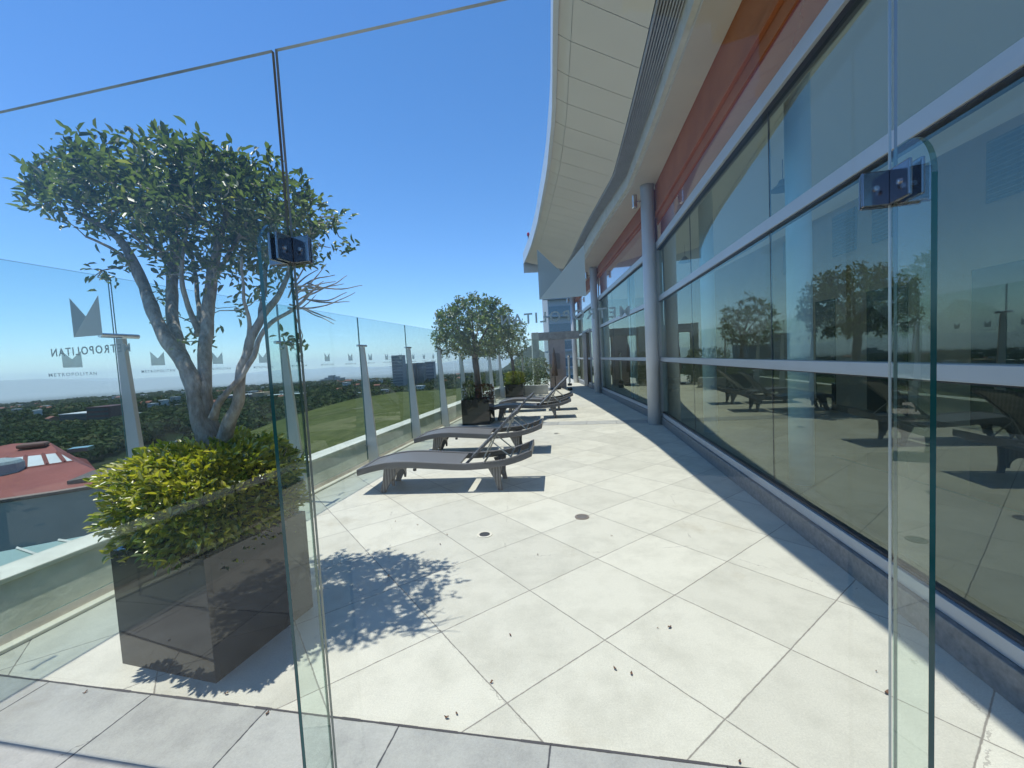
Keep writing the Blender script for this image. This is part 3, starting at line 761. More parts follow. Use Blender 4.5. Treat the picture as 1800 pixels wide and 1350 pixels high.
def make_lounger():
    root = empty('sun_lounger', (0, 0, 0), 0, 'x', 'sun lounger', 'grey wicker loungers lined up across the terrace')
    q = MB(); rail_profile(prof, 0, 0.045, 0.078, q); rail_profile(prof, W - 0.045, W, 0.078, q)
    q.obox((-.08, 0.045, .30 - .078), (0.045, 0, 0.01), (0, W - 0.09, 0), (0, 0, 0.078))
    q.obox((1.945, 0.045, .462 - .078), (0.045, 0, 0.012), (0, W - 0.09, 0), (0, 0, 0.078))
    q.obox((1.80, 0.045, .405 - .06), (0.03, 0, 0.008), (0, W - 0.09, 0), (0, 0, 0.03))
    q.build('frame', M['wframe'], root, bevel=0.008)
    sp_ = [(-.036, .300)] + [(s, z - 0.012) for s, z in prof if -0.02 < s < 1.20]
    q = MB(); rail_profile(sp_, 0.046, W - 0.046, 0.022, q); q.build('seat', M['wicker'], root)
    bpth = smooth_pts([(1.215, .335), (1.34, .45), (1.52, .62), (1.68, .78), (1.79, .885), (1.86, .925)])
    q = MB(); rail_profile([(s, z) for s, z in bpth], 0.05, 0.085, 0.042, q); rail_profile(bpth, W - 0.085, W - 0.05, 0.042, q)
    q.obox((1.84, 0.085, 0.885), (0.028, 0, 0.016), (0, W - 0.17, 0), (-0.01, 0, 0.03))
    bk = q.build('backrest', M['wframe'], root, bevel=0.006)
    q = MB(); rail_profile([(s - 0.004, z - 0.012) for s, z in bpth[1:-1]], 0.086, W - 0.086, 0.02, q); q.build('woven_panel', M['wicker'], bk)
    q = MB()
    for y in (0.11, W - 0.11):
        q.tube([(1.56, y, .64), (1.42, y, .36)], 0.008, 8); q.tube([(1.50, y, .585), (1.74, y, .375)], 0.008, 8)
    q.tube([(1.74, 0.045, .375), (1.74, W - 0.045, .375)], 0.011, 8); q.tube([(1.42, 0.045, .31), (1.42, W - 0.045, .31)], 0.011, 8)
    q.build('back_support', M['post'], root)
    for (polyn, yoff) in (([(.23, .29), (.40, .30), (.35, .20), (.285, .10), (.23, 0), (.165, 0), (.205, .14)], 0.055),):
        for y in (yoff, W - yoff - 0.035):
            MB().prism([(s, y, z) for s, z in polyn], (0, 0.035, 0)).build('leg', M['wframe'], root, bevel=0.005)
    for y in (0.055, W - 0.09):
        MB().prism([(s, y, z) for s, z in [(1.47, .27), (1.63, .30), (1.62, .20), (1.615, .10), (1.63, 0), (1.575, 0), (1.545, .12)]], (0, 0.035, 0)).build('leg', M['wframe'], root, bevel=0.005)
    for s0, z1 in ((0.30, .288), (1.55, .272)):
        ar = [(0.09, .10), (0.09, z1), (W - 0.09, z1), (W - 0.09, .10)]
        for k in range(0, 13):
            a = PI * k / 12; ar.append((W/2 + (W/2 - 0.115) * math.cos(a), .06 + .15 * math.sin(a)))
        MB().prism([(s0, y, z) for y, z in ar], (0.028, 0, 0)).build('arched_brace', M['wframe'], root)
    q = MB(); q.tube([(0.62, 0.02, 0.29), (0.62, 0.02, 0.265)], 0.02, 10); q.build('foot_wheel', M['blackmetal'], root)
    return root
lg = make_lounger()
LO = [((-1.80, 4.875), -6.0, 'nearest wicker lounger with raised backrest, its shadow beside the tree shadow'),
      ((-1.55, 6.72), -6.5, 'second wicker lounger from the camera, just before the middle planter'),
      ((-0.58, 10.28), -5.0, 'third wicker lounger, right of the middle planter'),
      ((-0.32, 11.72), -5.0, 'farthest wicker lounger, right before the far planter')]
for i, (p, a, lab) in enumerate(LO):
    o = lg if i == 0 else copy_tree(lg)
    o.location = (p[0], p[1], 0); o.rotation_euler = (0, 0, R(a)); o['label'] = lab

# ------------------------------------------------------------------ planters, hedges, trees
def planter(loc, rz, s, h, label):
    root = empty('planter', loc, rz, label, 'planter', 'glossy black square planters')
    q = MB(); t = 0.03
    q.box((-s/2, -s/2, 0.0), (s/2, -s/2 + t, h)); q.box((-s/2, s/2 - t, 0), (s/2, s/2, h))
    q.box((-s/2, -s/2 + t + .0005, 0), (-s/2 + t, s/2 - t - .0005, h)); q.box((s/2 - t, -s/2 + t + .0005, 0), (s/2, s/2 - t - .0005, h))
    q.build('box', M['black'], root)
    q = MB(); q.box((-s/2 + t + .002, -s/2 + t + .002, 0.05), (s/2 - t - .002, s/2 - t - .002, h - 0.05)); q.build('soil', M['soil'], root)
    return root
P1c = Vector((-1.52, 1.97, 0)) + Vector((-.956, .28, 0)) * 0.325 + Vector((.28, .956, 0)) * 0.325
P1a = math.atan2(-0.28, 0.956)
planter(P1c, P1a, 0.65, 0.62, 'large glossy black planter under the nearest tree, reflecting the floor')
P2c = Vector((-0.84, 10.10, 0)); planter(P2c, R(-8), 0.66, 0.60, 'glossy black planter of the middle tree beside the loungers')
P3c = Vector((0.12, 17.0 - 0.45, 0)); planter(P3c, R(-8), 0.70, 0.52, 'glossy black planter of the farthest tree near the end wall')

def hedge(c, rz, sx_, sy_, z0, z1, n, leaf, mt, label, name='hedge', seed=3, mix=None, cat='hedge', stems=60):
    rg = np.random.default_rng(seed)
    root = empty(name, c, rz, label, cat)
    u = rg.uniform(-1, 1, (n * 3, 3))
    # rounded box with lumps, denser near the surface
    rr_ = np.max(np.abs(u), axis=1)
    lump = 1 + 0.10 * np.sin(u[:, 0] * 7 + 1.3 * seed) * np.cos(u[:, 1] * 6) + 0.07 * np.sin(u[:, 2] * 9 + u[:, 0] * 5)
    keep = (rg.uniform(0, 1, len(u)) < (0.25 + 0.75 * rr_ ** 3)) & ((np.abs(u[:, 0]) ** 4 + np.abs(u[:, 1]) ** 4 + np.abs(u[:, 2]) ** 4) < 1.25)
    u = u[keep][:n]; lump = lump[keep][:n]
    pos = u * np.array([sx_ / 2, sy_ / 2, (z1 - z0) / 2]) * lump[:, None] + np.array([0, 0, (z0 + z1) / 2])
    out = u.copy(); out[:, 2] = out[:, 2] * 0.6 + 0.35
    d = out + rg.normal(0, 0.55, out.shape)
    nr = out * 0.5 + np.array([0, 0, 0.9]) + rg.normal(0, 0.35, out.shape)
    ln = leaf * rg.uniform(0.6, 1.25, len(u))
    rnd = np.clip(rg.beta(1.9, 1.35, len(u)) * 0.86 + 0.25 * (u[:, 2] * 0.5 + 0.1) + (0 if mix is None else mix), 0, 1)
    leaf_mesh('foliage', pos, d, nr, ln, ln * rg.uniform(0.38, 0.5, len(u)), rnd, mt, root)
    q = MB()
    for i in range(stems):
        x, y = rg.uniform(-.4, .4) * sx_, rg.uniform(-.4, .4) * sy_
        x2, y2 = x * 1.15 + rg.normal(0, .03), y * 1.15 + rg.normal(0, .03)
        q.tube([(x * .8, y * .8, z0 - 0.06), (x, y, (z0 + z1) / 2), (x2, y2, z0 + (z1 - z0) * rg.uniform(.7, .95))], [0.006, 0.005, 0.003], 5)
    q.build('stems', M['bark2'], root)
    return root
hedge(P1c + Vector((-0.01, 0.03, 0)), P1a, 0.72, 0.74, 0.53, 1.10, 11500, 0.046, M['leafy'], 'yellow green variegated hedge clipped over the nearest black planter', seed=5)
hedge(P3c, R(-8), 0.70, 0.70, 0.47, 0.98, 2600, 0.055, M['leafy'], 'yellow green hedge in the farthest black planter', seed=9, stems=12)
hedge(P2c + Vector((-0.20, -0.02, 0)), 0, 0.26, 0.30, 0.56, 1.0, 420, 0.07, M['leafo'], 'small loose green plant in the middle planter left of the trunk', 'small_plant', 12, cat='plant', stems=8)
hedge(P2c + Vector((0.18, -0.10, 0)), 0, 0.38, 0.34, 0.54, 0.92, 650, 0.055, M['leafr'], 'small red leaved plant in the middle planter right of the trunk', 'small_plant', 14, cat='plant', stems=8)
hedge(Vector((0.85, 19.2, 0)), 0, 1.7, 1.0, 0.1, 1.45, 2200, 0.10, M['leafo'], 'loose olive green shrub behind the far end wall', 'shrub', 15, cat='shrub', stems=20)

def tree(name, label, root_loc, limbs, inside, targets_box, nclusters, per, leaf, mt, bark, seed, twig_r=0.006, group=None, shell=None, csize=0.10, bare=None):
    """limbs: list of (points, radii) in world coords. inside(p)->bool. """
    rg = np.random.default_rng(seed)
    root = empty(name, root_loc, 0, label, 'tree', group)
    off = Vector(root_loc)
    q = MB(); nodes = []
    for pts, rad in limbs:
        sp_ = smooth_pts([tuple(p) + (r_,) for p, r_ in zip(pts, rad)], 5)
        P_ = [Vector(p[:3]) - off for p in sp_]; Rr = [p[3] for p in sp_]
        # small irregularities
        P_ = [p + Vector(noise.noise_vector(p * 9)) * 0.010 for p in P_]
        Rr = [r_ * (1 + 0.14 * noise.noise(p * 14)) for p, r_ in zip(P_, Rr)]
        q.tube(P_, Rr, 12)
        for p, r_ in zip(P_, Rr):
            nodes.append(np.array(p))
    q.build('trunk', bark, root, smooth=True)
    offn = np.array(off)
    nodes = [n for n in nodes]
    allow = [n for n in nodes if n[2] > np.percentile([m_[2] for m_ in nodes], 35)]
    NN = np.array(allow)
    lo, hi = np.array(targets_box[0]), np.array(targets_box[1])
    cl = []
    while len(cl) < nclusters:
        p = rg.uniform(lo, hi)
        if inside(p, rg): cl.append(p - offn)
    cl = np.array(cl)
    dd = np.array([np.min(np.linalg.norm(NN - c, axis=1)) for c in cl])
    order = np.argsort(dd); tw = MB(); dirs = []
    for idx in order:
        c = cl[idx]; k = np.argmin(np.linalg.norm(NN - c, axis=1) + 0.35 * np.maximum(0, NN[:, 2] - c[2])); a = NN[k]
        mid = (a + c) / 2 + rg.normal(0, 0.10, 3) * np.linalg.norm(c - a) + np.array([0, 0, -0.06 * np.linalg.norm(c - a)])
        tw.tube([tuple(a), tuple(mid), tuple(c)], [twig_r, twig_r * 0.75, twig_r * 0.4], 4, caps=False)
        NN = np.vstack([NN, mid[None], c[None]])
        v = c - mid; dirs.append((idx, v / (np.linalg.norm(v) + 1e-6)))
    dmap = np.zeros_like(cl)
    for idx, v in dirs: dmap[idx] = v
    if bare:
        for (a, pts) in bare:
            pass
    tw.build('twigs', bark, root)
    n = nclusters * per
    ci = np.repeat(np.arange(nclusters), per)
    v = dmap[ci] * 0.9 + np.array([0, 0, 0.25]) + rg.normal(0, 0.75, (n, 3))
    back = rg.uniform(-1, 0.35, n)[:, None] * csize
    pos = cl[ci] + dmap[ci] * back + rg.normal(0, csize * 0.30, (n, 3))
    nr = np.array([0, 0, 1.0]) + rg.normal(0, 0.55, (n, 3))
    ln = leaf * rg.uniform(0.65, 1.2, n)
    zz_ = (cl[ci][:, 2] - cl[:, 2].min()) / (np.ptp(cl[:, 2]) + 1e-6)
    rnd = np.clip(rg.beta(2, 2.4, n) + 0.06 * rg.standard_normal(nclusters)[ci], 0, 1)
    leaf_mesh('crown', pos, v, nr, ln, ln * rg.uniform(0.36, 0.46, n), rnd, mt, root)
    return root
# tree one: several pale limbs fanning out of one stump (points given in photo pixels at their own depth)
def L1(path):
    f = lambda py, y: y + 0.36 * max(0.0, min(1.25, (670 - py) / 260.0))
    return [aty(px, py, f(py, y)) for px, py, y, r_ in path], [r_ * 0.82 * f(py, y) / 2.4 for px, py, y, r_ in path]
limbs1 = [
    L1([(375, 800, 2.42, .075), (352, 735, 2.42, .058), (338, 665, 2.43, .052), (305, 612, 2.43, .045), (275, 560, 2.42, .041), (252, 505, 2.42, .036), (228, 446, 2.38, .029), (190, 405, 2.34, .020), (140, 375, 2.30, .012)]),
    L1([(340, 690, 2.44, .044), (316, 612, 2.50, .041), (305, 560, 2.53, .037), (303, 490, 2.55, .033), (306, 420, 2.55, .026), (290, 350, 2.6, .018), (280, 290, 2.6, .010)]),
    L1([(378, 800, 2.45, .075), (366, 735, 2.45, .052), (359, 680, 2.46, .044), (360, 616, 2.48, .041), (366, 545, 2.50, .038), (372, 490, 2.50, .034), (384, 430, 2.50, .026), (400, 360, 2.5, .016), (410, 300, 2.5, .009)]),
    L1([(385, 800, 2.42, .055), (402, 745, 2.40, .044), (419, 700, 2.38, .036), (427, 645, 2.37, .033), (440, 600, 2.36, .029), (458, 560, 2.35, .026), (488, 520, 2.32, .019), (510, 470, 2.3, .013), (530, 420, 2.28, .008)]),
    L1([(374, 735, 2.36, .030), (386, 705, 2.34, .023), (408, 680, 2.34, .020), (430, 655, 2.35, .018), (445, 625, 2.36, .018), (470, 575, 2.36, .015), (500, 553, 2.34, .013), (530, 530, 2.3, .010), (560, 500, 2.25, .006)]),
    L1([(348, 582, 2.47, .022), (331, 545, 2.42, .018), (326, 520, 2.38, .016), (318, 470, 2.3, .012), (330, 400, 2.25, .008)]),
    L1([(345, 590, 2.52, .018), (352, 560, 2.6, .016), (345, 500, 2.68, .013), (335, 430, 2.75, .009)]),
    L1([(440, 600, 2.37, .018), (436, 560, 2.3, .012), (428, 520, 2.2, .010), (424, 450, 2.1, .007)]),
    L1([(455, 565, 2.36, .016), (466, 500, 2.42, .013), (470, 440, 2.5, .010), (480, 380, 2.55, .006)]),
    L1([(304, 470, 2.55, .018), (270, 420, 2.6, .013), (230, 370, 2.65, .009)]),
    L1([(370, 505, 2.5, .018), (400, 450, 2.42, .013), (430, 400, 2.35, .009), (450, 350, 2.3, .006)]),
    L1([(240, 480, 2.41, .014), (205, 440, 2.3, .010), (150, 415, 2.2, .007)]),
    L1([(303, 470, 2.52, .014), (270, 440, 2.4, .010), (240, 420, 2.3, .008), (215, 380, 2.2, .006)]),
]
rt = random.Random(12)
for k in range(16):
    x0, y0_ = rt.uniform(505, 545), rt.uniform(490, 545); a = rt.uniform(-0.5, 1.05); L_ = rt.uniform(45, 105); d0 = rt.uniform(2.15, 2.5)
    limbs1.append(L1([(x0, y0_, d0, .006), (x0 + L_*.5*math.cos(a), y0_ - L_*.5*math.sin(a) + rt.uniform(-8, 8), d0, .0045), (x0 + L_*math.cos(a), y0_ - L_*math.sin(a) + rt.uniform(-10, 6), d0 + rt.uniform(-.1, .1), .002)]))
def in1(p, rg):
    u = (p[0] + 1.97) / 0.96; v = (p[1] - 2.86) / 0.62
    r2 = u*u + v*v
    if r2 > 1: return False
    lump = 0.07 * math.sin(p[0]*9 + p[1]*4) * math.cos(p[1]*8)
    zl = 2.08 + .30 * r2 - .18 * u + lump; zt = 2.50 + .46 * math.sqrt(1 - r2) - .15 * u + lump
    if zl - .50 < p[2] <= zl and r2 < .55: return rg.uniform() < 0.035
    if not (zl < p[2] < zt): return False
    # thinner inside, toward the right and below
    edge = min((zt - p[2]) / 0.22, 1.0)
    pr = (1.0 - 0.45 * edge) * (0.30 + 0.70 * min(1.0, max(0.0, (p[2] - zl) / (zt - zl)) * 1.5))
    if u > 0.45: pr *= 1.0 - 0.75 * (u - 0.45) / 0.55
    if p[2] < zl + 0.10: pr *= 0.6
    return rg.uniform() < pr
tree('potted_tree', 'large multi stemmed tree with pale trunks rising from the yellow hedge, nearest the camera', (-1.72, 2.42, 0.55), limbs1, in1,
     ((-3.1, 2.0, 1.6), (-0.90, 3.6, 3.3)), 720, 12, 0.057, M['leaf'], M['bark'], 21, 0.0045, csize=0.095)
def ball(cx, cy_, cz, rx, rz_, low=-0.75):
    def f(p, rg):
        d = Vector(((p[0]-cx)/rx, (p[1]-cy_)/rx, (p[2]-cz)/rz_)); l = d.length
        if l > 1 + 0.26 * noise.noise(Vector(tuple(p)) * 2.6) or d.z < low: return False
        return rg.uniform() < 0.18 + 0.82 * l ** 2.2
    return f
def simple_limbs(c, z0, zf, cx, cy_, zt, r0_, spread, seed):
    rg = random.Random(seed); out = []
    out.append(([Vector((c[0], c[1], z0)), Vector((c[0]+.02, c[1], (z0+zf)/2)), Vector((c[0] - .02, c[1], zf))], [r0_*1.25, r0_, r0_*.9]))
    for k in range(7):
        a = 2*PI*k/7 + rg.random(); s = spread * rg.uniform(.5, 1)
        out.append(([Vector((c[0] - .02, c[1], zf - 0.1 + .02*k)), Vector((c[0]+(cx-c[0])*.4 + .35*s*math.cos(a), c[1]+.35*s*math.sin(a), zf + (zt-zf)*.4)),
                     Vector((cx + s*math.cos(a), cy_ + s*math.sin(a), zf + (zt-zf)*rg.uniform(.6, .95)))], [r0_*.55, r0_*.34, r0_*.12]))
    return out
tree('potted_tree', 'round crowned tree in the middle planter beside the second lounger', (P2c.x, P2c.y, 0.5),
     simple_limbs((P2c.x, P2c.y), 0.5, 1.55, -0.80, 10.1, 2.75, 0.075, 0.6, 3), ball(-0.80, 10.1, 2.22, 0.96, 0.80), ((-1.9, 9.0, 1.3), (0.3, 11.2, 3.2)), 640, 13, 0.082, M['leaf'], M['bark2'], 33, 0.006, csize=0.11)
tree('potted_tree', 'farthest potted tree with sparse crown, half hidden by the round tree', (P3c.x, P3c.y, 0.4),
     simple_limbs((P3c.x - .05, P3c.y), 0.4, 1.5, -0.25, 16.5, 2.9, 0.06, 0.6, 5), ball(-0.22, 16.5, 2.25, 0.95, 0.95), ((-1.4, 15.3, 1.2), (1.1, 17.7, 3.4)), 330, 11, 0.09, M['leaf'], M['bark2'], 35, 0.006, csize=0.12)

# ------------------------------------------------------------------ small things on the terrace
for i, (px, py, lab) in enumerate(((1023, 909, 'round floor drain with metal cover right of the nearest lounger shadow'), (852, 940, 'round floor drain with cracked mortar below the nearest lounger'), (978, 762, 'small round floor drain beside the second lounger'))):
    c = gp(px, py); root = empty('floor_drain', c, 0, lab, 'drain', 'round floor drains')
    q = MB(); q.lathe([(0.066, 0.0), (0.066, 0.006), (0.050, 0.006), (0.048, 0.003)], (0, 0, 0), 28); q.build('rim', mat('drain_rim', (0.30, 0.25, 0.21), 0.5, 0.4) if i == 0 else M['concrete'], root)
    q = MB(); q.lathe([(0.045, 0.002), (0.045, 0.005), (0.03, 0.007)], (0, 0, 0), 24)
    q.build('cover', mat('drain_cover', (0.22, 0.20, 0.18) if i == 0 else (0.07, 0.07, 0.07), 0.5, 0.4), root)
lf = [(897,1117,.9),(1081,1176,.9),(1110,1185,.8),(1177,1103,.9),(864,1200,.9),(785,1262,.9),(803,1255,.6),(415,1130,1.1),(398,1220,1.0),(150,1218,.8),(325,1188,.7),(945,975,.6),(695,917,.7),(734,923,.7),(774,957,.7),(786,940,.5),
      (690,1000,.9),(683,1013,.9),(1156,1104,.4),(1075,942,.5),(910,880,.5),(1300,1340,.7),(1560,1218,1.2),(470,1255,.8),(1540,1180,.6)]
lm = []
for v in range(4):
    q = MB(); s = 1 + .2 * v; n = 9
    up_ = [(0.028*s*(i/n - .5)*2*0.5, 0.009*s*math.sin(PI*i/n)*(1-.3*i/n)) for i in range(n+1)]
    vs = []
    for i, (x, h) in enumerate(up_):
        zz_ = 0.004 + 0.006 * math.sin(i * .7 + v)
        vs += [(x, h, zz_ + .005*(v % 2)), (x, 0, zz_ - 0.002), (x, -h, zz_ + .004)]
    fs = []
    for i in range(n): fs += [(3*i, 3*i+1, 3*i+4, 3*i+3), (3*i+1, 3*i+2, 3*i+5, 3*i+4)]
    q.add(vs, fs); o = q.build('fallen_leaf', M['deadleaf']); lm.append(o)
for i, (px, py, s) in enumerate(lf):
    o = lm[i] if i < 4 else lm[i % 4].copy()
    if i >= 4: COL.objects.link(o)
    c = gp(px, py, 0.003); o.location = (c.x, c.y, 0.005); o.rotation_euler = (0, 0, random.uniform(0, 6.28)); o.scale = (s * .72, s * .72, s * .72)
    reg = ('on the grey threshold tiles' if py > 1240 and px > 300 and px != 785 and px != 803 else 'beside the tree shadow' if px < 830 and py < 1080 else 'in front of the black planter' if px < 500 else 'on the left front pale tile' if px < 890 else 'on the centre front pale tiles' if px < 1200 and py > 1050 else 'between the two nearer floor drains' if px < 1200 else 'near the right glass fin')
    tag(o, ('tiny' if s < .75 else 'small') + ' dry brown leaf lying ' + reg, 'leaf', 'dry leaves scattered on the floor')

# folded parasol, stanchions, concrete portal and neighbours at the far end
um = empty('folded_parasol', (1.98, 19.2, 0), 0, 'folded brown parasol standing near the far concrete wall', 'parasol')
q = MB(); q.lathe([(0.02, 0.95), (0.10, 0.75), (0.13, 0.62), (0.11, 1.0), (0.085, 1.35), (0.07, 1.6), (0.025, 1.85)][2:], (0, 0, 0), 14); q.build('canopy', mat('brown_canvas', (0.13, 0.085, 0.06), 0.9), um)
q = MB(); q.tube([(0, 0, 0), (0, 0, 1.9)], 0.02, 10); q.build('pole', M['blackmetal'], um)
q = MB(); q.lathe([(0.25, 0.0), (0.25, 0.06), (0.05, 0.1)], (0, 0, 0), 20); q.build('base', M['blackmetal'], um)
st = empty('stanchion', gp(1002, 686), 0, 'white pole with black foot standing by the far doorway', 'pole')
q = MB(); q.tube([(0, 0, 0.35), (0, 0, 1.45)], 0.045, 12); q.build('pole', M['cap'], st)
q = MB(); q.tube([(0, 0, 0.28), (0, 0, 0.35)], 0.02, 8); q.lathe([(0.10, 0.0), (0.11, 0.04), (0.10, 0.12)], (0, 0, 0), 18); q.lathe([(0.09, 0.2), (0.10, 0.24), (0.09, 0.3)], (0, 0, 0), 18); q.build('foot', M['blackmetal'], st)
q = MB(); q.lathe([(0.05, 1.45), (0.07, 1.50), (0.03, 1.53)], (0, 0, 0), 16); q.build('cap', M['steel'], st)
po = empty('concrete_portal', (1.05, 20, 0), 0, 'weathered concrete portal closing the far end of the terrace', 'portal')
MB().box((0, 0, -0.4), (0.32, 0.6, 2.68)).build('pillar', M['concrete'], po, bevel=0.01)
MB().box((0.321, 0.0, 2.30), (2.25, 0.6, 2.66)).build('lintel', mat('stained_concrete', (0.48, 0.44, 0.41), 0.8, col2=(0.26, 0.23, 0.22), scale=5), po, bevel=0.01)
MB().box((0.80, 0.05, -0.4), (1.55, 0.5, 2.299)).build('wall', mat('pinkish_render', (0.56, 0.46, 0.43), 0.8), po)
q = MB()
for i in range(14): q.box((1.08, 0.02, 0.9 + i * 0.055), (1.28, 0.049, 0.925 + i * 0.055))
q.build('grille', M['louvre'], po)
MB().box((0.33, 0.2, 0.3), (0.79, 0.212, 2.29)).build('pane', M['rail'], po)

# ------------------------------------------------------------------ lower surroundings
GZ = -40.0
# lower ledge of the same block
lp = [gp(-260, 1040, -1.2), gp(0, 970, -1.2), gp(185, 935, -1.2), gp(300, 905, -1.2), gp(520, 840, -1.2), gp(640, 800, -1.2)]
q = MB()
inner = [Vector((wx(y) - 0.33, y, -1.2)) for y in (1.5, 4, 6.5, 9, 12.5, 17)]
vs = [tuple(p) for p in lp] + [tuple(p) for p in inner]
q.add(vs, [(i, 6+i, 7+i, 1+i) for i in range(5)]); 
vs2 = [tuple(p) for p in lp] + [(p.x, p.y, -40) for p in lp]
q.add(vs2, [(i, i+1, 7+i, 6+i) for i in range(5)])
tag(q.build('lower_roof', mat('pale_teal_roofing', (0.30, 0.42, 0.38), 0.5, col2=(0.24, 0.34, 0.31), scale=0.6)), 'pale teal flat roof just below the parapet', 'roof')
lr_ = bpy.data.objects['lower_roof']
for k in range(14):
    t = k / 13 * 4.999; i = int(t); f = t - i
    a = lp[i].lerp(lp[i+1], f); c_ = inner[i].lerp(inner[i+1], f)
    q = MB(); q.tube([tuple(a + Vector((0, 0, .015))), tuple(c_ + Vector((0, 0, .015)))], 0.022, 4); q.build('seam', M['cap'], lr_)
# red roofed building
rb = empty('red_roofed_building', (-40, 38, GZ), 0, 'large building with red hipped roof and white skylight bands below the terrace', 'building')
def pt(px, py, z): p = gp(px, py, z); return (p.x + 40, p.y - 38, p.z - GZ)
zE, zB, zT, zR = -6.0, -5.0, -4.5, -4.0
Mred = mat('red_clay_roof', (0.30, 0.085, 0.065), 0.8, col2=(0.23, 0.06, 0.05), scale=0.4, bump=0.3, bscale=6)
Mredd = mat('red_clay_roof_worn', (0.26, 0.075, 0.06), 0.85, col2=(0.20, 0.055, 0.045), scale=0.6, bump=0.3, bscale=6)
EL = pt(-120, 898, zE); E0 = pt(0, 882, zE); E1 = pt(100, 867, zE); E2 = pt(190, 852, zE)
BL = pt(-120, 846, zB); B0 = pt(0, 830, zB); B1 = pt(130, 811, zB); H1 = pt(168, 826, -5.35)
TL = pt(-120, 824, zT); T0 = pt(0, 807, zT); T1 = pt(104, 796, zT)
R0_ = pt(-60, 795, zR); R1 = pt(22, 780, zR); R2 = pt(85, 776, zR)
q = MB(); q.add([EL, E0, E1, E2, H1, B1, B0, BL], [(0, 1, 6, 7), (1, 2, 5, 6), (2, 3, 4, 5)])
q.add([TL, T0, T1, R2, R1, R0_], [(0, 1, 4, 5), (1, 2, 3, 4)])
bk0, bk1 = pt(110, 770, -7.5), pt(0, 770, -7.5)
q.add([R1, R2, T1, B1, H1, E2, (E2[0] - 9, E2[1] + 7, E2[2] - 3), (R2[0] - 2, R2[1] + 6, R2[2] - 4), (R0_[0], R0_[1] + 10, R0_[2] - 3), R0_],
      [(1, 2, 3, 4, 5, 6, 7), (0, 1, 7, 8), (9, 0, 8)])
q.build('roof', Mred, rb)
q = MB(); q.add([BL, B0, B1, T1, T0, TL], [(0, 1, 4, 5), (1, 2, 3, 4)]); q.build('skylight', mat('white_skylight', (0.72, 0.74, 0.72), 0.4, scale=0.5), rb)
q = MB()
for fr in (0.12, 0.42, 0.72, 0.97):
    a = Vector(B0).lerp(Vector(B1), fr - 0.10 if fr > .11 else 0); c_ = Vector(T0).lerp(Vector(T1), fr)
    q.tube([tuple(a + Vector((0, 0, .06))), tuple(c_ + Vector((0, 0, .06)))], 0.13, 4)
q.tube([tuple(Vector(BL)), tuple(Vector(B0)), tuple(Vector(B1))], 0.1, 4)
q.build('roof_rib', Mredd, rb)
# dormer pieces
q = MB(); c0 = Vector(pt(26, 791, -4.15)); q.obox(c0, (1.7, 0.9, 0), (-.8, 1.2, 0), (0, 0, 0.4)); q.build('roof_light', mat('brown_roof_light', (0.16, 0.075, 0.055), 0.7), rb, bevel=0.2)
q = MB(); c0 = Vector(pt(118, 852, -5.75)); q.prism([c0, c0 + Vector((2.6, 1.6, .1)), c0 + Vector((2.2, 2.4, .4)), c0 + Vector((0.6, 1.3, .4))], (0, 0, 0.25)); q.build('dormer', mat('grey_brown_dormer', (0.12, 0.10, 0.10), 0.7), rb)
q = MB(); q.add([EL, E0, E1, E2] + [(p[0], p[1], 0.0) for p in (EL, E0, E1, E2)], [(0, 4, 5, 1), (1, 5, 6, 2), (2, 6, 7, 3)])
q.add([E2, (E2[0] - 9, E2[1] + 7, E2[2] - 3), (E2[0] - 9, E2[1] + 7, 0), (E2[0], E2[1], 0)], [(0, 3, 2, 1)])
q.build('wall', mat('grey_green_wall', (0.38, 0.38, 0.33), 0.7, col2=(0.29, 0.29, 0.26), scale=0.15), rb)
q = MB(); q.tube([tuple(Vector(p) + Vector((0, 0, .05))) for p in (EL, E0, E1, E2)], 0.16, 6); q.build('gutter', mat('brown_gutter', (0.19, 0.12, 0.11), 0.6), rb)
q = MB(); c0 = Vector(pt(-2, 818, -4.5)); q.lathe([(1.35, -1.2), (1.35, 0.1), (1.2, 0.3), (0.4, 0.5)], tuple(c0), 10); q.build('round_skylight', mat('pale_turret', (0.34, 0.40, 0.40), 0.5), rb)
q = MB(); c0 = Vector(pt(118, 800, -5.4)); q.obox(c0 + Vector((0, 0, .2)), (1.3, 0.7, 0.0), (-.5, 1.2, 0), (0, 0, 0.35)); q.build('side_skylight', mat('teal_glazing', (0.10, 0.18, 0.18), 0.15, spec=1.0), rb)

# terrain, one sheet to the horizon
def hz(x, y):
    r_ = math.hypot(x, y); z = GZ
    z += -10 * min(max((r_ - 700) / 700, 0), 1)
    z += 4 * math.sin(x / 190.0) * math.cos(y / 230.0) * min(r_ / 500, 1)
    if r_ > 1500: z -= 120 * min((r_ - 1500) / 3500, 1)
    # near wooded hill straight ahead and to the right
    az = math.degrees(math.atan2(x, y))
    if r_ > 1500:
        hgt = 230 * math.exp(-((r_ - 3600) / 900) ** 2) * (1 / (1 + math.exp(-(az - 1.0) / 1.6))) * (1 + .25 * math.sin(az * .9) + .1 * math.sin(az * 2.3))
        z += hgt * 1.15
    if r_ > 9000:
        m1 = math.exp(-((r_ - 16000) / 3500) ** 2) * (170 + 120 * math.sin(az * .11 + 1.0) + 60 * math.sin(az * .33) + 30 * math.sin(az * .9))
        m2 = math.exp(-((r_ - 26000) / 4500) ** 2) * (330 + 90 * math.sin(az * .09 - 0.3) + 60 * math.sin(az * .27 + 2) + 30 * math.sin(az * .8) + 4 * max(-40, min(az, 20)))
        z += max(m1, 0) + max(m2, 0)
    return z
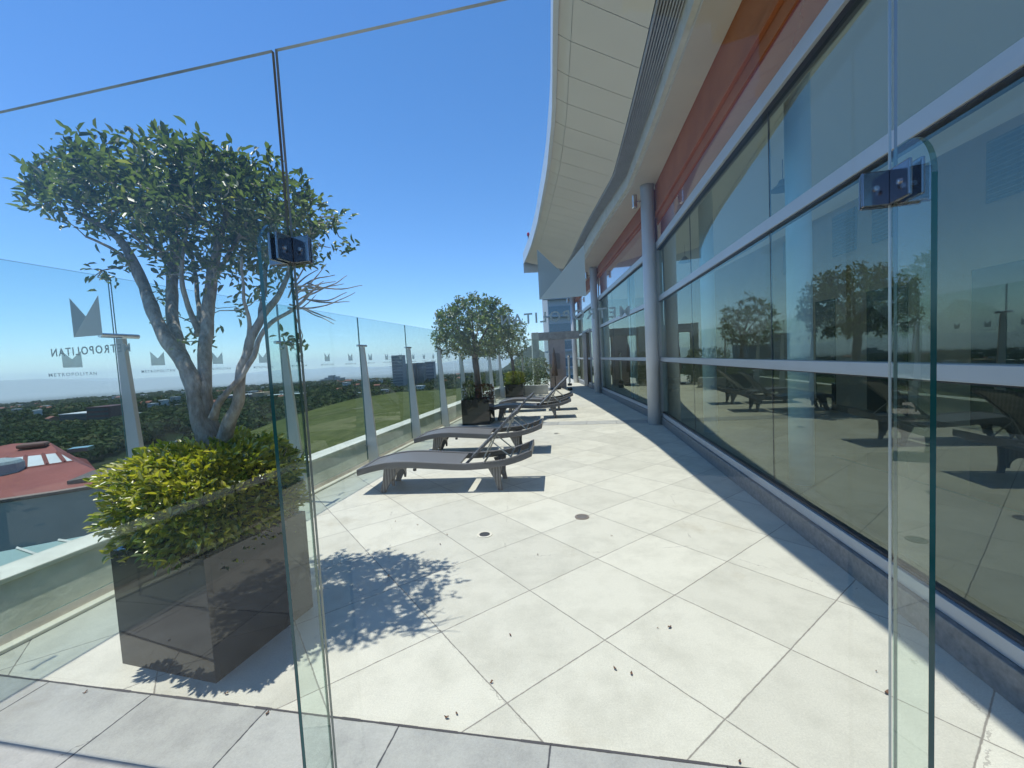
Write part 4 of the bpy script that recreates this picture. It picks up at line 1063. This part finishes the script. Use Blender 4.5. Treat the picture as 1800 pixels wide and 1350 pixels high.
radii = [0.0, 30, 60, 100, 150, 220, 300, 400, 520, 660, 820, 1000, 1200, 1450, 1750, 2100, 2500, 2900, 3300, 3700, 4200, 5000, 6500, 8500, 10500, 12500, 14500, 16000, 17500, 20000, 22500, 24500, 26000, 28000, 31000]
NA = 240
vs = [(0, 0, GZ)]; fs = []
for r_ in radii[1:]:
    for k in range(NA):
        a = 2*PI*k/NA; x, y = r_*math.sin(a), r_*math.cos(a); vs.append((x, y, hz(x, y)))
for k in range(NA): fs.append((0, 1 + (k+1) % NA, 1 + k))
for i in range(len(radii) - 2):
    for k in range(NA):
        a = 1 + i*NA + k; b_ = 1 + i*NA + (k+1) % NA; fs.append((a, b_, b_+NA, a+NA))
q = MB(); q.add(vs, fs)
mt, n = newmat('ground_cover'); L = n.links.new
out = N(n, 'OutputMaterial'); bs = N(n, 'BsdfDiffuse'); L(bs.outputs[0], out.inputs[0])
geo = N(n, 'NewGeometry'); nz = N(n, 'TexNoise', i_Scale=0.012, i_Detail=9.0, i_Roughness=0.65); L(geo.outputs['Position'], nz.inputs['Vector'])
rp = N(n, 'ValToRGB'); rp.color_ramp.elements[0].position = .38; rp.color_ramp.elements[0].color = (0.014, 0.024, 0.013, 1); rp.color_ramp.elements[1].position = .72; rp.color_ramp.elements[1].color = (0.075, 0.07, 0.055, 1)
e_ = rp.color_ramp.elements.new(.56); e_.color = (0.026, 0.036, 0.02, 1)
L(nz.outputs[0], rp.inputs[0])
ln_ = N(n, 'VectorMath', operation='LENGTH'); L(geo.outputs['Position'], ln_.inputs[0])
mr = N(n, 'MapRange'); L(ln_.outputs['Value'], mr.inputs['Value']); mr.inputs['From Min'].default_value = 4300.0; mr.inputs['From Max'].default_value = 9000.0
haze_mix = N(n, 'Mix', data_type='RGBA'); L(mr.outputs[0], haze_mix.inputs['Factor']); L(rp.outputs[0], haze_mix.inputs['A']); haze_mix.inputs['B'].default_value = (0.33, 0.37, 0.40, 1)  # haze painted into the land: colour pales with distance to brighten the horizon
L(haze_mix.outputs['Result'], bs.inputs[0])
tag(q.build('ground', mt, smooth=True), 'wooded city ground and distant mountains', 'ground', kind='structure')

# grassy hill
cols = [(300, 800, 95), (380, 775, 120), (440, 758, 150), (500, 735, 170), (560, 716, 185), (620, 701, 200), (700, 690, 215), (760, 686, 225), (830, 681, 235), (900, 677, 245), (980, 672, 255)]
nearz = [(-26, 62), (-22, 55), (-19, 50), (-16, 46), (-14, 43), (-12.5, 41), (-11.5, 40), (-11, 40), (-10.5, 40), (-10.5, 40), (-10.5, 40)]
NR = 14; vs = []
grid = []
for (px, py, Yf), (zn, yn) in zip(cols, nearz):
    Pf = aty(px, py, Yf); dxy = Vector((Pf.x / Pf.y, 1, 0))
    row = []
    Pn = Vector((dxy.x * yn, yn, zn))
    for k in range(NR + 1):
        t = k / NR; p = Pn.lerp(Pf, t); p.z += 0.9 * math.sin(PI * t) + 0.5 * noise.noise(Vector((p.x * .03, p.y * .03, 0))); row.append(p)
    row.append(Pf + dxy * 6 + Vector((0, 0, -2.5))); row.append(Vector((Pf.x + dxy.x * 30, Pf.y + 30, GZ - 2)))
    row.insert(0, Vector((Pn.x * .9, Pn.y * .9, GZ - 2)))
    grid.append(row)
# left flank down to the ground
grid.insert(0, [Vector((p.x - 16, p.y - 3, min(p.z, GZ + 1) - 1)) for p in grid[0]])
q = MB(); nc = len(grid); nr_ = len(grid[0])
q.add([tuple(p) for row in grid for p in row], [(i*nr_+k, (i+1)*nr_+k, (i+1)*nr_+k+1, i*nr_+k+1) for i in range(nc-1) for k in range(nr_-1)])
mt, n = newmat('mown_grass'); L = n.links.new
out = N(n, 'OutputMaterial'); bs = N(n, 'BsdfDiffuse'); L(bs.outputs[0], out.inputs[0]); geo = N(n, 'NewGeometry')
nz = N(n, 'TexNoise', i_Scale=0.22, i_Detail=12.0, i_Roughness=0.82); L(geo.outputs['Position'], nz.inputs['Vector'])
rp = N(n, 'ValToRGB'); rp.color_ramp.elements[0].position = .38; rp.color_ramp.elements[0].color = (0.046, 0.062, 0.022, 1); rp.color_ramp.elements[1].position = .64; rp.color_ramp.elements[1].color = (0.120, 0.132, 0.052, 1)
L(nz.outputs[0], rp.inputs[0]); L(rp.outputs[0], bs.inputs[0])
tag(q.build('grassy_hill', mt, smooth=True), 'broad grassy hill rising beyond the parapet', 'hill', kind='structure')
def hill_pt(ci, t, dz=0.12):
    i = int(ci); f = ci - i; k = 1 + t * NR; j = int(k); g_ = k - j
    a = grid[i+1][j].lerp(grid[i+1][j+1], g_); b_ = grid[i+2][j].lerp(grid[i+2][j+1], g_); p = a.lerp(b_, f); p.z += dz; return p
def hpath(pts, wd):
    q = MB(); P_ = [hill_pt(*p) for p in pts]
    for a, c_ in zip(P_, P_[1:]):
        s = (c_ - a).cross(Vector((0, 0, 1))).normalized() * wd
        q.add([a - s, a + s, c_ + s, c_ - s], [(0, 1, 2, 3)])
    tag(q.build('path', mat('pale_footpath', (0.36, 0.34, 0.25), 0.9)), 'narrow pale path crossing the grassy hill', 'path', kind='structure')
hpath([(3.0 + 3.0 * k / 14, 0.27 - 0.10 * math.sin(PI * k / 14 * .6)) for k in range(15)], 0.22)
hpath([(3.2 + 2.0 * k / 10, 0.72 - 0.012 * k) for k in range(11)], 0.5)

# woodland
def blob(q, c, r_, h_, rg, k=1):
    pass
def woodland(name, label, n, sampler, seed, leaves=24, size=(4, 7), zf=None, cat='woodland'):
    rg = np.random.default_rng(seed)
    P_ = []; 
    while len(P_) < n:
        p = sampler(rg)
        if p is not None: P_.append(p)
    P_ = np.array(P_)
    ci = np.repeat(np.arange(n), leaves); N_ = len(ci)
    rad = rg.uniform(size[0], size[1], n)
    d = rg.normal(0, 1, (N_, 3)); d[:, 2] = np.abs(d[:, 2]) * 0.9 - 0.25; d /= np.linalg.norm(d, axis=1, keepdims=True)
    pos = P_[ci] + d * rad[ci][:, None] * rg.uniform(0.6, 1.05, N_)[:, None] * np.array([1, 1, .85]); pos[:, 2] += rad[ci] * 0.9
    tang = np.cross(d, rg.normal(0, 1, (N_, 3))); 
    ln = rad[ci] * rg.uniform(0.30, 0.60, N_)
    pos -= tang / np.linalg.norm(tang, axis=1, keepdims=True) * ln[:, None] * .5
    nr = d + rg.normal(0, .35, (N_, 3))
    rnd = np.clip(rg.uniform(0, 1, n)[ci] * 0.75 + rg.uniform(0, .25, N_), 0, 1)
    ob = leaf_mesh(name, pos, tang, nr, ln, ln * 0.95, rnd, M['wood'], None, fold=0.10)
    return tag(ob, label, cat, kind='stuff')
M['wood'] = leaf_mat('woodland_foliage', [(0.0, (0.020, 0.040, 0.020)), (0.5, (0.042, 0.066, 0.030)), (0.85, (0.080, 0.100, 0.042)), (1.0, (0.125, 0.105, 0.06))], 0.10, 0.8, 0.0)
road_pts = [gp(215, 842, GZ + .5), gp(238, 812, GZ + .5), gp(275, 795, GZ + .5), gp(330, 775, GZ + .5), gp(362, 757, GZ + .5)]
roadline = [(p.x, p.y) for p in road_pts]
def near_road(x, y, d):
    for (ax, ay), (bx, by) in zip(roadline, roadline[1:]):
        vx, vy = bx-ax, by-ay; t = max(0, min(1, ((x-ax)*vx + (y-ay)*vy) / (vx*vx+vy*vy)))
        if math.hypot(x-ax-vx*t, y-ay-vy*t) < d: return True
    return False
BLD = [(105, 195, 755, 375), (295, 325, 726, 600), (252, 312, 742, 480), (385, 530, 720, 520), (2, 36, 757, 420), (196, 232, 745, 392), (330, 372, 716, 560), (553, 577, 700, 640), (692, 715, 700, 600), (716, 748, 700, 640), (750, 766, 698, 700)]
def near_bld(x, y):
    if y < 5: return True
    for x0, x1, yb4, Yd in BLD:
        xa, xb3 = aty(x0, yb4, Yd).x, aty(x1, yb4, Yd).x
        if xa - 4 < x < xb3 + 4 and Yd - 14 < y < Yd + 30: return True
    return False
def hidden_by_roof(x, y): return -75 < x < -22 and y < 75
def smp(r0_, r1_, a0, a1, roadd):
    def f(rg):
        r_ = math.sqrt(rg.uniform(r0_**2, r1_**2)); a = R(rg.uniform(a0, a1)); x, y = r_*math.sin(a), r_*math.cos(a)
        if near_road(x, y, roadd) or near_bld(x, y) or hidden_by_roof(x, y): return None
        # on the grassy hill nothing grows
        if r_ < 330 and -33 < math.degrees(math.atan2(x, y)) and y < 265 and y < 120 + (math.degrees(math.atan2(x, y)) + 33) * 6: return None
        return (x, y, hz(x, y))
    return f
woodland('woodland', 'dense dark green trees between the red roof and the city', 3400, smp(85, 620, -60, -22, 25), 41, 90, (3.2, 6.0))
woodland('woodland', 'dark tree belt beyond the grassy hill', 2600, smp(230, 700, -38, 12, 8), 42, 80, (4, 7))
woodland('far_woodland', 'distant wooded city belt below the horizon', 5200, smp(600, 1650, -62, 16, 2), 43, 26, (5, 9))
# road
q = MB(); P_ = smooth_pts([tuple(p) for p in road_pts], 8)
for a, c_ in zip(P_, P_[1:]):
    a, c_ = Vector(a), Vector(c_); s = (c_ - a).cross(Vector((0, 0, 1))).normalized() * 6.5
    q.add([a - s, a + s, c_ + s, c_ - s], [(0, 1, 2, 3)])
tag(q.build('road', mat('asphalt', (0.13, 0.13, 0.13), 0.9)), 'curving grey road with cars far below', 'road', kind='structure')
q = MB()
for a, c_ in zip(P_, P_[1:]):
    a, c_ = Vector(a), Vector(c_); s = (c_ - a).cross(Vector((0, 0, 1))).normalized()
    q.add([a - s * 6.9, a - s * 6.6, c_ - s * 6.6, c_ - s * 6.9, a - s * 6.9 + Vector((0,0,.6)), a - s * 6.6 + Vector((0,0,.6)), c_ - s * 6.6 + Vector((0,0,.6)), c_ - s * 6.9 + Vector((0,0,.6))],
          [(4, 5, 6, 7), (0, 1, 5, 4), (1, 2, 6, 5), (3, 0, 4, 7)])
tag(q.build('kerb', mat('pale_kerb', (0.5, 0.5, 0.46), 0.8)), 'pale kerb along the road far below', 'kerb', kind='structure')
def make_car(mt):
    root = empty('car', (0, 0, 0), 0, 'x', 'car', 'cars on the road far below')
    q = MB(); q.prism([(-2.1, -.85, .3), (2.1, -.85, .3), (2.15, -.85, .75), (1.2, -.85, .9), (.55, -.85, 1.42), (-1.1, -.85, 1.42), (-1.8, -.85, .95), (-2.15, -.85, .85)], (0, 1.7, 0)); q.build('body', mt, root, bevel=0.08)
    q = MB(); q.prism([(1.05, -.87, .93), (.5, -.87, 1.34), (-1.05, -.87, 1.34), (-1.6, -.87, .97)], (0, 1.74, 0)); q.build('window', M['gasket'], root)
    for x in (-1.35, 1.35):
        for y in (-.88, .68): q = MB(); q.tube([(x, y, .32), (x, y + .2, .32)], .32, 12); q.build('wheel', M['gasket'], root)
    return root
carm = [mat('white_car_paint', (0.75, 0.75, 0.75), 0.3), mat('red_car_paint', (0.35, 0.04, 0.03), 0.3), mat('silver_car_paint', (0.4, 0.41, 0.42), 0.3, 0.5)]
cars = [make_car(m_) for m_ in carm]; LPs = [Vector(p) for p in P_]
for i in range(11):
    k = 3 + i * 2.4; j = int(k); a = LPs[min(j, len(LPs)-2)]; c_ = LPs[min(j+1, len(LPs)-1)]; d = (c_ - a).normalized(); s = d.cross(Vector((0, 0, 1)))
    w3 = [0, 0, 1, 2, 0, 1, 2, 0, 0, 2, 1][i]
    o = cars[w3] if i in (0, 2, 3) else copy_tree(cars[w3])
    o.location = a + s * (3.4 if i % 2 else -3.0) + Vector((0, 0, .02)); o.rotation_euler = (0, 0, math.atan2(d.y, d.x))
    o['label'] = ['tiny white car driving on the road far below', 'tiny red car driving on the road far below', 'tiny silver car driving on the road far below'][w3]

# buildings beyond
def block(name, label, x0, x1, ytop, ybase, Yd, wallm, roofm, floors, winm, depth=18, cat='building', overhang=0.4, winpat=None, group=None, nv=0):
    A = aty(x0, ybase, Yd); B_ = aty(x1, ybase, Yd); zt_ = aty((x0+x1)/2, ytop, Yd).z; zb4 = min(A.z, B_.z, hz(A.x, A.y)) - 1
    wd = B_.x - A.x; c = Vector((A.x, Yd, zb4)); h_ = zt_ - zb4
    root = empty(name, c, 0, label, cat, group)
    MB().box((0, 0, 0), (wd, depth, h_)).build('wall', wallm, root)
    MB().box((-overhang, -overhang, h_ + .02), (wd + overhang, depth + overhang, h_ + .5)).build('roof', roofm, root)
    if floors:
        fh = min(h_ / floors, 4.0 if floors < 8 else h_ / floors)
        for i in range(floors):
            z = h_ - fh * (i + 1) + fh * 0.28
            if nv:
                for j in range(nv):
                    xx = wd * (j + .2) / nv; MB().box((xx, -.12, z), (xx + wd / nv * .6, 0, z + fh * .48)).build('window', winm, root)
            else: MB().box((wd*.03, -.12, z), (wd*.97, 0, z + fh * .5)).build('window', winm, root)
    return root
dred = mat('dark_red_cladding', (0.10, 0.03, 0.03), 0.7); dgrey = mat('dark_grey_wall', (0.045, 0.05, 0.055), 0.6); wroof = mat('white_roof', (0.62, 0.62, 0.60), 0.6)
wing = mat('far_window', (0.05, 0.07, 0.09), 0.2, spec=1.0); yel = mat('sand_wall', (0.36, 0.28, 0.17), 0.8); blu = mat('blue_glazing', (0.08, 0.13, 0.20), 0.2, spec=1.0)
beige = mat('beige_wall', (0.42, 0.36, 0.27), 0.8); orr = mat('brick_orange_wall', (0.28, 0.12, 0.07), 0.8); redd = mat('red_tile_far', (0.25, 0.09, 0.06), 0.8)
block('office_block', 'long dark office block with white roof among the trees', 107, 155, 728, 757, 378, dgrey, wroof, 4, wing, 22)
block('office_block', 'dark red office block beside the white roofed one', 156, 195, 716, 757, 375, dred, dred, 3, dgrey, 22)
block('low_building', 'beige flat building above the trees left of the tree trunk', 296, 326, 713, 728, 600, beige, beige, 1, wing, 14)
block('low_building', 'orange walled building with white roof left of the tree trunk', 254, 312, 731, 744, 480, orr, wroof, 1, wing, 12)
block('long_building', 'long building with blue window bands and pale roof right of the trunk', 385, 446, 695, 722, 520, orr, wroof, 2, blu, 16)
block('long_building', 'sand coloured tower block between two long wings', 446, 466, 691, 722, 518, yel, yel, 0, blu, 20)
block('long_building', 'long wing with blue glazing right of the sand tower block', 467, 530, 694, 720, 522, yel, wroof, 2, blu, 16)
block('low_building', 'small white roofed hall beside a sand tower', 548, 569, 695, 702, 640, yel, wroof, 0, wing, 10)
block('small_tower', 'small square sand coloured tower beyond the grassy hill', 569, 577, 686, 702, 640, yel, yel, 0, wing, 6)
block('low_building', 'long white roofed hall at the left picture edge among trees', 2, 36, 748, 757, 420, beige, wroof, 1, wing, 12)
block('low_building', 'sand coloured stair tower right beside the dark red block', 196, 204, 727, 745, 392, yel, yel, 0, wing, 6)
block('low_building', 'pale hall with white roof right of the dark red block', 205, 232, 729, 742, 400, beige, wroof, 1, wing, 12)
block('low_building', 'brick building with pale roof behind the pale trunks', 330, 372, 706, 716, 560, orr, wroof, 1, wing, 14)
tg = mat('tower_glass', (0.10, 0.14, 0.17), 0.25, spec=0.8); tb = mat('tower_body', (0.16, 0.20, 0.23), 0.6); tslab = mat('tower_slab', (0.38, 0.42, 0.44), 0.7)
ta = block('residential_tower', 'tall tower with protruding balconies, leftmost of the far towers', 693, 712, 625, 702, 600, tb, tb, 15, tg, 18)
for k in range(16): MB().box((-3.2, -1.5, 12 + k * 3.35), (4.5, 10, 12.35 + k * 3.35)).build('balcony', tslab, ta)
block('residential_tower', 'broad dark tower second from the left of the far towers', 717, 733, 639, 702, 640, mat('dark_tower', (0.06, 0.085, 0.11), 0.5), tb, 13, tg, 18)
block('residential_tower', 'dark tower third from the left of the far towers', 734, 748, 638, 702, 650, mat('dark_tower_b', (0.07, 0.10, 0.13), 0.5), tb, 13, tg, 18)
block('residential_tower', 'grey blue tower rightmost of the far towers', 751, 766, 636, 700, 700, tb, tb, 12, tg, 18)
for i, (x0, x1, yt) in enumerate(((563, 570, 667), (571, 577, 664), (578, 586, 660), (588, 594, 662), (595, 603, 664))):
    block('distant_block', 'pale distant city block, ' + ['leftmost', 'second from left', 'tallest in the middle', 'fourth from left', 'rightmost'][i] + ' of the cluster on the horizon', x0, x1, yt, 676, 2400, tb, tb, 0, tg, 40, group='distant city cluster')
# striped apartment tower behind the facade end
at_ = empty('apartment_tower', (7.3, 78, GZ), 0, 'striped apartment tower seen just left of the farthest column', 'building')
MB().box((0, 0, 0), (6.5, 12, 57)).build('wall', mat('tower_white', (0.55, 0.56, 0.56), 0.6), at_)
for k in range(18):
    z = 3.2 * k + 1.2; MB().box((.15, -.1, z), (6.4, -.001, z + 1.5)).build('window', mat('teal_window', (0.06, 0.15, 0.20), 0.15, spec=1.0) if k == 0 else bpy.data.materials['teal_window'], at_)
    MB().box((-.9, -.8, z - .55), (6.6, -.101, z - .3)).build('balcony', tslab, at_)
    
# houses scattered in the far belt
hm = [mat('white_house_wall', (0.55, 0.53, 0.49), 0.8), mat('ochre_house_wall', (0.38, 0.22, 0.12), 0.8), mat('grey_house_wall', (0.35, 0.35, 0.34), 0.8)]
protoh = []
for k in range(3):
    root = empty('house', (0, 0, 0), 0, 'x', 'house', 'far houses among the trees')
    MB().box((-5, -4, -4), (5, 4, 6)).build('wall', hm[k], root)
    if k == 1: MB().prism([(-5.4, -4.4, 6), (-5.4, 4.4, 6), (-5.4, 0, 8)], (10.8, 0, 0)).build('roof', redd, root)
    else: MB().box((-5.3, -4.3, 6.01), (5.3, 4.3, 6.4)).build('roof', wroof if k == 0 else tslab, root)
    for x in (-3.5, -.5, 2.2): MB().box((x, -4.08, 3.6), (x + 1.6, -4.0, 5.2)).build('window', wing, root)
    protoh.append(root)
rh = random.Random(5); cnt = 0; used_h = set()
while cnt < 130:
    r_ = rh.uniform(520, 1500); a = R(rh.uniform(-55, -6)); x, y = r_*math.sin(a), r_*math.cos(a)
    if near_road(x, y, 12) or near_bld(x, y): continue
    k = rh.choice([0, 0, 1, 1, 2]); o = copy_tree(protoh[k]) if k in used_h else protoh[k]; used_h.add(k)
    s = rh.uniform(.65, 1.05) * (1.25 if r_ > 900 else 1)
    o.location = (x, y, hz(x, y) + rh.uniform(3, 8)); o.rotation_euler = (0, 0, rh.uniform(-.6, .6)); o.scale = (s, s, s)
    az_ = math.degrees(a)
    wh = 'at the left picture edge' if az_ < -45 else 'left of the planted tree trunk' if az_ < -38 else 'behind the planted tree trunks' if az_ < -32 else 'beyond the grassy hill, left part' if az_ < -20 else 'beyond the grassy hill near the far towers'
    ds = 'nearer' if r_ < 650 else 'mid distance' if r_ < 1050 else 'farthest'
    o['label'] = ds + ' tiny ' + ['white house', 'ochre house with red roof', 'grey house'][k] + ' ' + wh
    cnt += 1

# ------------------------------------------------------------------ air
mt, n = newmat('haze_air'); out = N(n, 'OutputMaterial'); pv = N(n, 'VolumePrincipled')
pv.inputs['Density'].default_value = 5.5e-5; pv.inputs['Color'].default_value = (0.86, 0.95, 1.0, 1); pv.inputs['Anisotropy'].default_value = 0.0
n.links.new(pv.outputs[0], out.inputs['Volume'])
q = MB(); q.box((-33000, -33000, -260), (33000, 33000, 640)); tag(q.build('haze', mt), 'pale blue haze over the valley', 'haze', kind='stuff')
